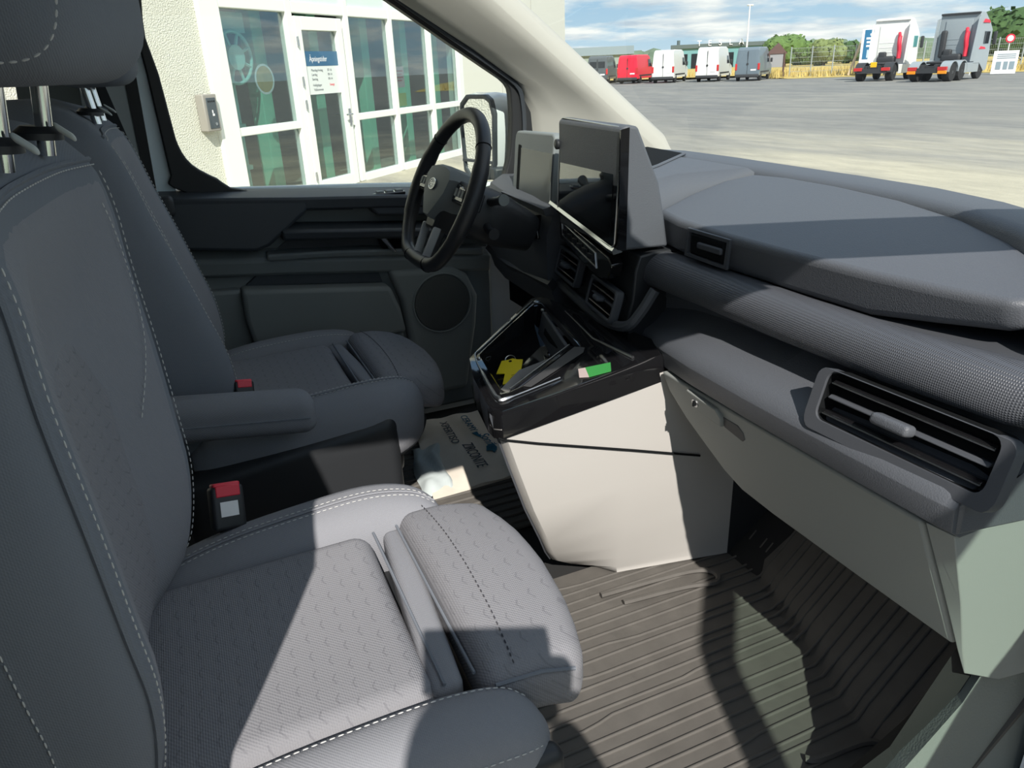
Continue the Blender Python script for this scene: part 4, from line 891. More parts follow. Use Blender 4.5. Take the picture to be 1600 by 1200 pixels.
K('rear_face_shade', LOFT([[(xr-0.001, yn+0.014, z), (xr+0.040, -0.02 if yn < -0.05 else yn+0.05, z), (xr+0.07, 0.0 if yn < -0.05 else yn+0.06, z), (xr+0.03, yn+0.03, z)] for z, xr, yn in SEC[2:]]), PLDF)  # dark skin puts the shadow on the console's back into its colour
K('dark_side_panel', LOFT([[(0.94, -0.142, z), (1.12, -0.165, z), (1.12, 0.1, z), (0.94, 0.1, z)] for z in (0.545, 0.9)]), PLB, bevel=0.01)
# black tray top: outer rim loops
outer = [(0.420, -0.128), (0.432, -0.143), (0.58, -0.1435), (0.78, -0.142), (0.80, -0.10), (0.745, 0.33), (0.72, 0.345), (0.62, 0.255), (0.50, 0.148), (0.468, 0.115), (0.440, 0.02), (0.420, -0.10)]
inner = [(0.468, -0.068), (0.475, -0.078), (0.56, -0.060), (0.645, 0.000), (0.66, 0.015), (0.715, 0.285), (0.70, 0.290), (0.62, 0.225), (0.52, 0.140), (0.492, 0.112), (0.478, 0.02), (0.466, -0.055)]
n = len(outer); V = []
for ring_, dz in ((outer, -0.050), (outer, -0.004), ([(a+(b-a)*0.04, c+(d-c)*0.04) for (a, c), (b, d) in zip(outer, inner)], 0.004), ([(a+(b-a)*0.9, c+(d-c)*0.9) for (a, c), (b, d) in zip(outer, inner)], 0.006), (inner, 0.002), (inner, -0.075)):
    V.append([(x, y, tz(x)+dz) for x, y in ring_])
TRAY = K('tray_top', LOFT(V, True, True), GLOS, auto=45)
K('tray_floor', PRISM([(x, y, tz(x)-0.066) for x, y in inner], (0, 0, 0.002)), PLB, TRAY, smooth=False)
# bright rim line round the tray mouth, wide at the rear
rim = [(x, y, tz(x)+0.007) for x, y in [(a+(b-a)*0.55, c+(d-c)*0.55) for (a, c), (b, d) in zip(outer, inner)]]
K('rim_line', TUBE(CR([rim[i] for i in (2, 1, 0, 11, 10, 9, 8, 7, 6)], 5), [0.0015]*4+[0.0015]*1+[0.004]*16+[0.0018]*20, 6), SIL, TRAY)
K('front_rim_line', TUBE([(0.735, 0.20, tz(0.735)+0.006), (0.705, 0.02, tz(0.70)+0.006), (0.715, -0.115, tz(0.715)+0.006)], [0.0012, 0.002, 0.0035], 6), SIL, TRAY)
K('divider', PRISM([(0.478, -0.072, tz(0.478)+0.004), (0.655, 0.028, tz(0.655)+0.004), (0.66, 0.016, tz(0.66)+0.004), (0.484, -0.082, tz(0.48)+0.004)], (0, 0, -0.06)), GLOS, TRAY, bevel=0.002)
K('divider_edge', TUBE([(0.478, -0.072, tz(0.478)+0.005), (0.655, 0.028, tz(0.655)+0.005)], 0.0014, 6), SIL, TRAY)
K('side_pocket', PRISM([(0.50, -0.082, tz(0.50)+0.0065), (0.655, 0.006, tz(0.655)+0.0065), (0.668, -0.012, tz(0.668)+0.0065), (0.655, -0.03, tz(0.655)+0.0065), (0.51, -0.095, tz(0.51)+0.0065)], (0, 0, 0.001)), mat('pocket_mat', (0.05, 0.05, 0.052), 0.35), TRAY)
K('holder_wall', PRISM([(0.688, 0.255, tz(0.69)-0.06), (0.636, 0.045, tz(0.63)-0.06), (0.655, 0.045, tz(0.655)-0.003), (0.706, 0.26, tz(0.706)-0.003)], (0.008, 0, 0)), PLDF, TRAY, bevel=0.003)
K('holder_slot', PRISM([(0.685, 0.205, tz(0.685)-0.035), (0.659, 0.09, tz(0.659)-0.035), (0.662, 0.09, tz(0.662)-0.023), (0.688, 0.205, tz(0.688)-0.023)], (-0.003, 0, 0)), PLK, TRAY, smooth=False)
for x, y, r in ((0.715, 0.305, 0.008), (0.70, 0.245, 0.004), (0.483, 0.098, 0.004)): K('clip', LATHE((x, y, tz(x)+0.004), (0, 0, 1), [(r, 0), (r, 0.003), (r*0.6, 0.005)], 14), SIL, TRAY)
# things in and on the tray
t = thing('key_tag', 'yellow plastic tag on a van key lying in the console tray', 'key tag', (0.555, 0.10, 0.985))
tl = [(0.0, 0.0), (0.024, -0.004), (0.030, 0.034), (0.048, 0.040), (0.046, 0.075), (0.028, 0.080), (0.022, 0.086), (0.016, 0.080), (-0.006, 0.076), (-0.004, 0.032), (0.0, 0.03)]
Mt = frame_M((0.520, 0.062, 0.982), (0.92, -0.30, 0.06), (0.42, 0.92, 0.10))
Mt = frame_M((0.512, 0.058, 0.985), (0.90, -0.42, 0.05), (0.30, 0.86, 0.12))
tlx = [(0.004, 0.0), (0.030, 0.004), (0.042, 0.055), (0.046, 0.098), (0.034, 0.100), (0.024, 0.106), (0.014, 0.101), (0.000, 0.098), (-0.010, 0.045), (0.008, 0.043)]
obj('tag_plate', *tr(PRISM([(a, b, 0) for a, b in tlx], (0, 0, 0.0025)), Mt), YEL, t, bevel=0.0006)
obj('hole', *tr(CYL((0.019, 0.093, 0.0), (0, 0, 1), 0.0035, 0.0032, 12), Mt), PLK, t)
obj('pen_mark', *tr(join(TUBE([(0.020, 0.02, 0.003), (0.026, 0.03, 0.003), (0.024, 0.012, 0.003)], 0.0006, 4), TUBE([(0.022, 0.033, 0.003), (0.029, 0.036, 0.003)], 0.0006, 4)), Mt), mat('pen_ink', (0.35, 0.22, 0.02), 0.7), t)
obj('ring', *tr(TUBE([(0.019+0.011*math.cos(a), 0.104+0.011*math.sin(a), 0.004*math.sin(a)+0.001) for a in [2*math.pi*k/16 for k in range(16)]], 0.001, 5, True), Mt), SIL, t)
obj('key_fob', *RB((0.585, 0.098, 0.982), (0.075, 0.04, 0.016), 0.007, 2, 1), PLB, t)
t = thing('green_sticker', 'bright green sticker on the glossy console edge', 'sticker', (0.63, -0.12, 1.05))
obj('label_sheet', *PRISM([(0.625, -0.092, tz(0.625)+0.0062), (0.612, -0.130, tz(0.612)+0.0052), (0.655, -0.136, tz(0.655)+0.0050), (0.672, -0.105, tz(0.672)+0.0062)], (0, 0, 0.0008)), GRN, t, smooth=False)
obj('backing', *PRISM([(0.612, -0.088, tz(0.612)+0.0062), (0.597, -0.120, tz(0.597)+0.0056), (0.612, -0.130, tz(0.612)+0.0052), (0.625, -0.092, tz(0.625)+0.0062)], (0, 0, 0.0006)), mat('sticker_pale', (0.45, 0.36, 0.34), 0.5), t, smooth=False)
# ============================================================ SEATS
def seat(label, X0, YC, inn, shear, zoff, group, armrest=False):
    """X0 fore-aft offset, YC centre line, inn = +1 when the cabin middle lies towards +y; shear reclines the back"""
    S = thing('driver_seat' if armrest else 'passenger_seat', label, 'seat', (X0, YC, 0.54), 0, group)
    def W(p):                       # seat frame -> world (y measured towards the cabin middle)
        p = Vector(p); return Vector((p.x+X0, YC+inn*p.y, p.z+zoff))
    def Wb(p):                      # backrest: reclined
        p = Vector(p); return W((p.x+shear*(p.z-1.0)+(0.0 if armrest else 0.09*p.y-0.008), p.y, p.z))
    def part(n, vf, m, p=S, fn=W, **k): return obj(n, [fn(q) for q in vf[0]], vf[1], m, p, **k)
    # ---- cushion (rises slightly to the front, dished across)
    def cush(p):
        y = p.y; d = 0.010*(1-(y/0.17)**2) if abs(y) < 0.17 else 0
        return Vector((p.x-0.06*y*0, p.y, p.z - d*sst(0.85, 0.93, p.z) + 0.05*(p.x+0.15)*0.3))
    CUS = part('seat_cushion', xf(RB((-0.015, 0, 0.868), (0.34, 0.350, 0.16), 0.030, 3, 8), cush), FABP)
    # fabric strip in the gap before the thigh support
    part('gap_strip', xf(RB((0.178, 0, 0.915), (0.040, 0.335, 0.056), 0.012, 2, 3), lambda p: Vector((p.x-0.03*(p.y/0.17)*-0.5, p.y, p.z))), FAB)
    for sx, z in ((0.160, 0.944), (0.196, 0.946)):
        part('seam', TUBE([(sx, y, z) for y in (-0.165, -0.08, 0, 0.08, 0.165)], 0.0022, 6), FAB2)
    # ---- thigh support: rounded front, drooping a little
    def thigh(p):
        x, y, z = p
        front = 0.365-0.62*max(0, abs(y+0.01)-0.07)**1.6-0.02*max(0, -y)/0.2
        x0, x1 = 0.198, 0.365
        u = (x-x0)/(x1-x0); x = x0+u*(front-x0)
        return Vector((x, y, z-0.018*sst(0.3, 1.05, u)**1.5-0.012*(y/0.19)**2))
    TH_ = part('thigh_support', xf(RB((0.2815, -0.003, 0.928), (0.167, 0.385, 0.085), 0.030, 3, 8), thigh), FABP)
    def th_top(u, y): return thigh(Vector((0.198+u*0.167, y, 0.9715)))
    part('stitch_line', STITCH([th_top(0.30, y) for y in [-0.185+0.37*k/24 for k in range(25)]], 0.0009, 0.006, 0.004), mat('thread_dark', (0.05, 0.05, 0.06), 0.9), TH_)
    part('side_band', TUBE([thigh(Vector((0.215, -0.1925, 0.958))), thigh(Vector((0.29, -0.1945, 0.958))), thigh(Vector((0.345, -0.193, 0.955)))], 0.0025, 6), FAB2, TH_)
    # ---- bolsters: swept sections along the cushion edge
    def bolster(sy, tab, name, wide):
        rings = []
        for x, yc, w, zt, h in tab:
            r = []
            for k in range(18):
                a = 2*math.pi*k/18; ca, sa = math.cos(a), math.sin(a)
                ex = 0.75
                r.append((x, yc+sy*w*(abs(ca)**ex)*(1 if ca > 0 else -1), zt-h/2+h/2*(abs(sa)**ex)*(1 if sa > 0 else -1)))
            rings.append(r)
        R2 = []
        cols = [CR([rings[i][k] for i in range(len(rings))], 4) for k in range(18)]
        for i in range(len(cols[0])): R2.append([cols[k][i] for k in range(18)])
        return part(name, LOFT(R2), FAB, auto=70)
    inner = [(-0.205, 0.215, 0.035, 0.905, 0.08), (-0.16, 0.215, 0.055, 0.935, 0.13), (-0.05, 0.222, 0.062, 0.962, 0.16), (0.08, 0.225, 0.066, 0.975, 0.18), (0.17, 0.224, 0.068, 0.979, 0.185), (0.235, 0.214, 0.062, 0.970, 0.16), (0.268, 0.203, 0.046, 0.950, 0.12), (0.283, 0.195, 0.018, 0.92, 0.05)]
    outer = [(-0.205, -0.215, 0.035, 0.905, 0.09), (-0.16, -0.218, 0.050, 0.935, 0.15), (-0.05, -0.222, 0.056, 0.958, 0.19), (0.08, -0.224, 0.058, 0.965, 0.20), (0.16, -0.224, 0.058, 0.962, 0.19), (0.215, -0.224, 0.054, 0.95, 0.165), (0.242, -0.224, 0.040, 0.93, 0.12), (0.256, -0.222, 0.016, 0.905, 0.05)]
    BI = bolster(1, inner, 'inner_bolster', 0); BO = bolster(-1, outer, 'outer_bolster', 0)
    def seamline(tab, sy, off, drop):
        return CR([(x, yc+sy*w*off, zt-h/2+h/2*(1-abs(off)**2.6)**0.38+0.0012) for x, yc, w, zt, h in tab[1:-1]], 6)
    part('stitching', STITCH(seamline(inner, 1, -0.25, 0)), THR, BI); part('piping', TUBE(seamline(inner, 1, -0.10, 0), 0.002, 5), FAB, BI)
    part('stitching', STITCH(seamline(inner, 1, 0.02, 0)), THR, BI)
    part('stitching', STITCH(seamline(outer, -1, -0.45, 0)), THR, BO)
    part('stitching', STITCH(seamline(outer, -1, 0.86, 0)), THR, BO)
    # ---- base shell and sliding frame
    BASE = part('seat_base', xf(RB((0.02, 0, 0.80), (0.42, 0.46, 0.15), 0.04, 2, 2), lambda p: Vector((p.x, p.y, p.z))), PLB)
    part('side_cover', RB((0.02, -0.235, 0.82), (0.42, 0.04, 0.12), 0.015, 2, 2), PLB)
    part('pedestal', join(B2((-0.22, -0.20, 0.54-zoff), (-0.16, 0.20, 0.74)), B2((0.14, -0.20, 0.54-zoff), (0.20, 0.20, 0.74))), PLK, smooth=False)
    for y in (-0.2, 0.2): part('rail', B2((-0.26, y-0.02, 0.545-zoff), (0.30, y+0.02, 0.585-zoff)), SIL, smooth=False)
    part('recline_lever', xf(RB((0.215, -0.262, 0.885), (0.085, 0.03, 0.045), 0.013, 2, 2), lambda p: p), PLB)
    # ---- backrest
    ridge = [(0.88, -0.19), (0.93, -0.145), (0.98, -0.105), (1.03, -0.088), (1.10, -0.078), (1.17, -0.080), (1.27, -0.084), (1.37, -0.090), (1.46, -0.093), (1.51, -0.106), (1.545, -0.140), (1.562, -0.185)]
    rec   = [(0.88, 0.01), (0.98, 0.035), (1.10, 0.052), (1.25, 0.052), (1.38, 0.036), (1.47, 0.014), (1.52, 0.004), (1.56, 0.0)]
    wid   = [(0.88, 0.235), (0.95, 0.250), (1.05, 0.268), (1.20, 0.278), (1.33, 0.278), (1.43, 0.272), (1.50, 0.258), (1.54, 0.222), (1.56, 0.17), (1.567, 0.13)]
    def bx(u, z):                    # front surface, u in [-1, 1] across
        a = abs(u); r = sinterp(ridge, z); d = sinterp(rec, z)
        if a < 0.74: x = r-d*(1-sst(0.30, 0.74, a))
        else:
            q = (a-0.74)/0.26; x = r-0.135*q**3.4
        return x
    def bp(u, z, off=0.0): return Vector((bx(u, z)+off, u*sinterp(wid, z), z))
    us = [-1, -0.975, -0.94, -0.9, -0.86, -0.82, -0.78, -0.74, -0.69, -0.63, -0.56, -0.48, -0.40, -0.30, -0.15, 0, 0.15, 0.30, 0.40, 0.48, 0.56, 0.63, 0.69, 0.74, 0.78, 0.82, 0.86, 0.90, 0.94, 0.975, 1]
    rings = []
    for k in range(36):
        z = 0.885+(1.565-0.885)*k/35; w = sinterp(wid, z); r = sinterp(ridge, z); xb = max(-0.29, min(r-0.19, -0.245)) if z < 1.5 else interp(((1.5, -0.29), (1.565, -0.235)), z)
        xe = bx(1, z)
        xb = min(xb, xe-0.01)
        front = [bp(u, z) for u in us]
        back = [Vector((xb, w*0.96, z)), Vector((xb-0.015, w*0.8, z)), Vector((xb-0.02, 0, z)), Vector((xb-0.015, -w*0.8, z)), Vector((xb, -w*0.96, z))]
        rings.append(front+back)
    BK = part('backrest', LOFT(rings), FAB2, fn=Wb, auto=80)
    # inset centre panel: a thin shell lifted off the front surface
    def shell(name, u0, u1, z0, z1, m, off=0.003, top=None):
        nu, nz = 16, 22; V = []
        for j in range(nz+1):
            for i in range(nu+1):
                u = u0+(u1-u0)*i/nu; zt = top(u) if top else z1; z = z0+(zt-z0)*j/nz
                e = min(1, min(i, nu-i)/1.0, min(j, nz-j)/1.0)
                V.append(bp(u, z, off*e-0.001))
        Fc = [(j*(nu+1)+i, j*(nu+1)+i+1, (j+1)*(nu+1)+i+1, (j+1)*(nu+1)+i) for j in range(nz) for i in range(nu)]
        return part(name, (V, Fc), m, BK, fn=Wb, auto=80)
    top = lambda u: 1.492+0.010*(1-u*u)
    shell('front_panel', -0.78, 0.78, 0.90, 1.49, FAB, 0.0025, top)
    shell('centre_insert', -0.42, 0.42, 0.92, 1.36, FABP, 0.006, lambda u: 1.36-0.10*(u/0.42)**2)
    part('stitching', STITCH([bp(-0.80+1.6*k/40, top(-0.8+1.6*k/40)+0.002, 0.0025) for k in range(41)]), THR, BK, fn=Wb)
    part('top_piping', TUBE([bp(-0.80+1.6*k/40, top(-0.8+1.6*k/40)+0.008, 0.001) for k in range(41)], 0.003, 5), FAB2, BK, fn=Wb)
    for u in (-0.795, 0.795): part('stitching', STITCH([bp(u+0.01*math.sin(k*0.1), 1.49-0.58*k/40, 0.003) for k in range(41)]), THR, BK, fn=Wb)
    part('stitching', STITCH([bp(0.60-0.10*sst(0, 1, k/20)+0.12*math.sin(k/20*math.pi), 1.46-0.26*k/20, 0.0045) for k in range(21)]), THR, BK, fn=Wb)
    part('stitching', STITCH([bp(-0.955, 1.36-0.46*k/30, 0.003) for k in range(31)]), THR, BK, fn=Wb)
    part('piping', TUBE([bp(-0.83, 1.49-0.58*k/40, 0.001) for k in range(41)], 0.003, 5), FAB2, BK, fn=Wb)
    part('side_tag', B2((-0.150, -0.2565, 1.372), (-0.138, -0.2525, 1.402)), STK, BK, fn=Wb, smooth=False) if False else None
    # ---- headrest on two chrome posts
    def hr(p):
        x, y, z = p
        return Vector((x+0.05*(z-1.60)*0.4-0.018*(y/0.14)**2, y, z))
    hx = -0.075
    HR = part('headrest', xf(RB((hx, 0, 1.690), (0.150, 0.285, 0.218), 0.050, 4, 5), hr), FAB2, fn=Wb)
    loop = []
    for k in range(40):
        a = 2*math.pi*k/40; c, s = math.cos(a), math.sin(a)
        loop.append(hr(Vector((hx+0.012+0.050*abs(c)**0.6*(1 if c > 0 else -1), -0.1432, 1.684+0.088*abs(s)**0.6*(1 if s > 0 else -1)))))
    part('stitching', STITCH([Wb(q) for q in loop+loop[:1]], 0.0009, 0.005, 0.003), THR, HR, fn=lambda q: q)
    for s in (-0.072, 0.072):
        part('post', TUBE([(-0.112, s, 1.52), (-0.098, s, 1.62)], 0.0075, 12), CHR, HR, fn=Wb)
        part('post_sleeve', LATHE((-0.115, s, 1.535), (0.1, 0, 1), [(0.021, 0), (0.021, 0.006), (0.014, 0.012)], 16), PLB, BK, fn=Wb)
        part('sleeve_highlight', xf(RB((0, 0, 0), (0.016, 0.009, 0.007), 0.0033, 2, 1), lambda p: Vector((-0.090+p.x, s-0.012+p.y, 1.5405+p.z-0.9*p.x))), mat('sleeve_highlight_grey', (0.42, 0.45, 0.43), 0.5), BK, fn=Wb)  # pale chip painted as the highlight on the sleeve top
    if armrest:
        AR = part('armrest', xf(RB((0.0, 0.325, 1.0), (0.30, 0.072, 0.085), 0.030, 3, 4), lambda p: Vector((p.x, p.y, p.z-0.14*(p.x-0.12)*(1 if p.x < 2 else 1)-0.012))), FAB, fn=lambda p: Vector((p.x, YC+inn*p.y, p.z)))
        part('seam', TUBE([(-0.14, 0.361, 1.02), (0.0, 0.3617, 1.002), (0.135, 0.3612, 0.984)], 0.0016, 5), FAB2, AR, fn=lambda p: Vector((p.x, YC+inn*p.y, p.z)))
        part('side_shield', xf(RB((0.10, 0.262, 0.80), (0.44, 0.075, 0.19), 0.030, 3, 4), lambda p: Vector((p.x, p.y, p.z+0.14*(p.x-0.1)*sst(0.70, 0.9, p.z)*0.9))), PLB, fn=lambda p: Vector((p.x, YC+inn*p.y, p.z)))
    return S
seat('nearest dark grey passenger seat with sunlit patterned cushion and thigh support', 0.0, -0.44, 1, 0.0, 0.0, None)
seat('shaded driver seat with folded down armrest behind the steering wheel', 0.115, 0.455, -1, -0.24, -0.005, None, armrest=True)

def buckle(x, y, z, lean, label, sticker, size=1.0):
    b = thing('belt_buckle', label, 'belt buckle', (x, y, z-0.10), 0, 'seat belt buckles')
    Mb = frame_M((x, y, z), (1, 0.25, -0.22), (-0.30, 0.35, 1)) @ Matrix.Scale(size, 4)
    def p(n, vf, m, par=b, **k): return obj(n, *tr(vf, Mb), m, par, **k)
    p('stem', B2((-0.012, -0.14, -0.012), (0.012, -0.02, -0.002)), RUBD, bevel=0.003)
    p('housing', RB((0, 0, 0), (0.048, 0.066, 0.026), 0.006, 2, 1), PLB)
    p('release_button', xf(RB((0, 0.0335, 0.0), (0.040, 0.008, 0.020), 0.003, 2, 1), lambda q: q), RED)
    p('button_lip', B2((-0.018, 0.016, 0.010), (0.018, 0.034, 0.0139)), RED, bevel=0.002)
    if sticker: p('paper_label', B2((-0.013, -0.013, 0.0128), (0.013, 0.009, 0.0136)), STK, smooth=False)
    return b
buckle(-0.034, -0.172, 0.988, 0, 'seat belt buckle with white paper label by the sunlit cushion', True)
buckle(0.030, 0.235, 1.000, 0, 'seat belt buckle standing against the shaded driver seat behind the armrest', False, 0.8)
# ============================================================ STEERING WHEEL AND COLUMN
WC = Vector((0.540, 0.425, 1.320)); WU = Vector((0.435, 0.0, 0.90)).normalized(); WN = Vector((-0.90, 0.0, 0.435)).normalized(); WR = WU.cross(WN)   # towards the driver: WN
BSIL = mat('bright_silver_paint', (0.55, 0.56, 0.56), 0.3, 0.3)
SW = thing('steering_wheel', 'black leather flat bottomed steering wheel with silver lower spoke', 'steering wheel', WC)
def wp(a, b, n=0.0): return WC+WR*a+WU*b+WN*n      # a sideways, b up the wheel
rimpts = []
for k in range(64):
    a = 2*math.pi*k/64; c, s = math.cos(a), math.sin(a); R = 0.183
    y = R*s
    if s < -0.80: y = -R*(0.80+0.12*(1-math.exp(-(abs(s)-0.80)*6)))
    rimpts.append(wp(R*c, y, 0.0))
obj('rim', *TUBE(rimpts, [0.0165 + (0.002 if abs(math.sin(2*math.pi*k/64+0.0)) < 0.45 and True else 0) for k in range(64)], 14, True), LEA, SW, auto=80)
for ang in (140, 40, 250, 290):
    a = math.radians(ang); c = wp(0.183*math.cos(a), 0.183*math.sin(a)*(0.93 if ang > 180 else 1)); rd = (c-WC).normalized(); ax = WN
    obj('rim_seam', *TUBE([c+rd*0.0172*math.cos(q)+ax*0.0172*math.sin(q) for q in [2*math.pi*k/16 for k in range(16)]], 0.0009, 4, True), PLK, SW)
# hub: airbag pad
hub = [(-0.085, 0.035), (-0.07, 0.055), (-0.03, 0.062), (0.03, 0.062), (0.07, 0.055), (0.085, 0.035), (0.075, 0.0), (0.045, -0.035), (0.018, -0.062), (-0.018, -0.062), (-0.045, -0.035), (-0.075, 0.0)]
def scaled(o, k, n): return [wp(a*k, b*k, n) for a, b in o]
PAD = obj('airbag_pad', *LOFT([scaled(hub, 0.96, -0.045), scaled(hub, 1.0, -0.02), scaled(hub, 0.99, 0.012), scaled(hub, 0.90, 0.024), scaled(hub, 0.6, 0.028)]), PLM, SW, auto=40)
obj('lower_pad', *LOFT([[wp(a, b, n) for a, b in ((-0.05, -0.02), (0.05, -0.02), (0.028, -0.085), (-0.028, -0.085))] for n in (-0.045, 0.006)]), PLB, SW, bevel=0.008, seg=3)
EM = [wp(0.020*math.cos(a), 0.012+0.0125*math.sin(a), 0.0285) for a in [2*math.pi*k/24 for k in range(24)]]
e = obj('emblem', *PRISM(EM, WN*0.003), mat('emblem_grey', (0.20, 0.22, 0.24), 0.25, 0.6), PAD, bevel=0.0008)
obj('emblem_ring', *TUBE([p+WN*0.003 for p in EM], 0.0013, 6, True), CHR, PAD)
TEXT('lettering', 'Ford', 0.016, frame_M(wp(0, 0.012, 0.0322), -WR, WU) if False else frame_M(wp(0, 0.012, 0.0322), WR, WU), CHR, PAD, 0.0003, shear=0.3)
TEXT('lettering', 'AIRBAG', 0.007, frame_M(wp(0, -0.045, 0.0245), WR, WU), mat('pad_ink', (0.02, 0.02, 0.02), 0.6), PAD, 0.0003)
for s in (-1, 1):
    obj('side_spoke', *LOFT([[wp(s*0.075, 0.040, n), wp(s*0.172, 0.030, n), wp(s*0.176, -0.012, n), wp(s*0.068, -0.010, n)] for n in (-0.030, 0.002)]), PLB, SW, bevel=0.005, seg=2)
    sp_ = obj('switch_pad', *LOFT([[wp(s*0.090, 0.032, n), wp(s*0.150, 0.026, n), wp(s*0.152, -0.006, n), wp(s*0.088, -0.004, n)] for n in (0.0, 0.009)]), GLOS, SW, bevel=0.003)
    for k in range(3): obj('switch', *LOFT([[wp(s*(0.098+0.019*k), 0.022, n), wp(s*(0.110+0.019*k), 0.021, n), wp(s*(0.110+0.019*k), 0.004, n), wp(s*(0.098+0.019*k), 0.005, n)] for n in (0.008, 0.011)]), PLM, sp_)
    obj('silver_spoke', *LOFT([[wp(s*a, b, n) for a, b in ((0.036, -0.078), (0.043, -0.074), (0.034, -0.152), (0.026, -0.156))] for n in (-0.012, 0.008)]), BSIL, SW, bevel=0.003)
obj('silver_tip', *LOFT([[wp(a, b, n) for a, b in ((-0.038, -0.148), (0.038, -0.148), (0.030, -0.160), (-0.030, -0.160))] for n in (-0.012, 0.006)]), BSIL, SW, bevel=0.003)
obj('lower_spoke', *LOFT([[wp(a, b, n) for a, b in ((-0.028, -0.07), (0.028, -0.07), (0.018, -0.155), (-0.018, -0.155))] for n in (-0.030, -0.012)]), PLB, SW, bevel=0.004)
# column shroud, stalks
CS = thing('steering_column', 'black steering column shroud with stalks behind the wheel', 'steering column', (0.68, 0.425, 1.2))
def colring(n, a, b, dz=0.0): return [wp(a*abs(math.cos(q))**0.7*(1 if math.cos(q) > 0 else -1), b*abs(math.sin(q))**0.7*(1 if math.sin(q) > 0 else -1)-0.012+dz, n) for q in [2*math.pi*k/24 for k in range(24)]]
obj('shroud', *LOFT([colring(-0.045, 0.060, 0.050), colring(-0.06, 0.070, 0.058), colring(-0.11, 0.076, 0.064), colring(-0.15, 0.072, 0.062), colring(-0.24, 0.045, 0.045)]), PLB, CS, auto=60)
obj('stalk', *TUBE([wp(0.06, 0.02, -0.09), wp(0.11, 0.028, -0.085), wp(0.155, 0.034, -0.078)], [0.010, 0.009, 0.013], 12), PLB, CS)
obj('stalk_cap', *CYL(wp(0.155, 0.034, -0.078), WR, 0.0125, 0.004, 16), PLM, CS)
obj('stalk', *TUBE([wp(-0.06, 0.02, -0.09), wp(-0.12, 0.028, -0.085), wp(-0.165, 0.034, -0.078)], [0.010, 0.009, 0.013], 12), PLB, CS)
obj('gear_selector', *TUBE([wp(0.06, -0.03, -0.10), wp(0.10, -0.04, -0.10), wp(0.125, -0.042, -0.10)], [0.009, 0.009, 0.013], 12), PLB, CS)
# ============================================================ LEFT (DRIVER) DOOR
DR = thing('door_1', None, None, (0.4, 0.95, 0.55), kind='structure')
DR['label'] = 'closed left driver door with black window surround and grey lined pockets'
def Q(name, vf, m, p=None, **k): return obj(name, vf[0], vf[1], m, p or DR, **k)
def yz(pts, y): return [(x, y, z) for x, z in pts]
# outer skin and inner card
Q('outer_skin', PRISM(yz([(-0.03, 0.45), (1.05, 0.45), (1.05, 1.24), (0.5, 1.285), (-0.03, 1.32)], 0.955), (0, 0.03, 0)), VWHT, bevel=0.01)
Q('door_card', PRISM(yz([(-0.06, 0.56), (0.83, 0.56), (0.84, 0.95), (0.83, 1.24), (0.5, 1.275), (-0.06, 1.31)], 0.905), (0, 0.05, 0)), PLM, bevel=0.01)
# black belt ledge
Q('belt_ledge', LOFT([[(x, 0.83, z-0.006), (x, 0.90, z+0.004), (x, 0.95, z+0.004), (x, 0.95, z-0.04), (x, 0.835, z-0.04)] for x, z in ((-0.068, 1.320), (0.10, 1.306), (0.27, 1.290), (0.5, 1.272), (0.86, 1.240))]), DOORB, bevel=0.006)
# padded upper block at the rear with its sloping front edge
Q('upper_pad', PRISM(yz([(-0.066, 1.312), (0.255, 1.285), (0.300, 1.28), (0.290, 1.245), (0.235, 1.205), (0.180, 1.165), (0.145, 1.155), (-0.035, 1.180)], 0.832), (0, 0.08, 0)), DOORB, bevel=0.010, seg=3)
Q('upper_panel', PRISM(yz([(0.27, 1.285), (0.42, 1.272), (0.42, 1.232), (0.27, 1.245)], 0.868), (0, 0.05, 0)), DOORB)
Q('switch_block', PRISM(yz([(0.43, 1.272), (0.86, 1.238), (0.86, 1.175), (0.48, 1.212)], 0.838), (0, 0.08, 0)), DOORB, bevel=0.008, seg=3)
Q('switch_panel', B2((0.46, 0.848, 1.262), (0.57, 0.888, 1.271)), GLOS, bevel=0.003)
for k in range(3): Q('window_switch', B2((0.49+k*0.028, 0.855, 1.266), (0.51+k*0.028, 0.882, 1.275)), PLM, bevel=0.002)
# arm pull and shelf
Q('arm_pull', LOFT([[(x, 0.822, z+0.008), (x, 0.86, z+0.016), (x, 0.91, z+0.018), (x, 0.91, z-0.022), (x, 0.83, z-0.022)] for x, z in ((0.215, 1.196), (0.29, 1.190), (0.40, 1.178), (0.50, 1.168), (0.62, 1.155), (0.83, 1.13))]), DOORB, bevel=0.008, seg=2)
# upper pocket: shelf, and a dark plate that paints the shade of its back
Q('upper_pocket_shade', PRISM(yz([(0.255, 1.178), (0.50, 1.150), (0.50, 1.118), (0.20, 1.142)], 0.8985), (0, 0.004, 0)), DOORB, smooth=False)
Q('upper_pocket_shelf', LOFT([[(x, 0.855, z), (x, 0.91, z+0.006), (x, 0.91, z-0.02), (x, 0.862, z-0.02)] for x, z in ((0.17, 1.138), (0.35, 1.126), (0.56, 1.104), (0.80, 1.075))]), PLM, bevel=0.006)
Q('mid_band', LOFT([[(x, 0.868, z), (x, 0.91, z+0.03), (x, 0.91, z-0.05), (x, 0.880, z-0.048)] for x, z in ((-0.05, 1.145), (0.2, 1.120), (0.5, 1.085), (0.83, 1.045))]), PLM, bevel=0.01)
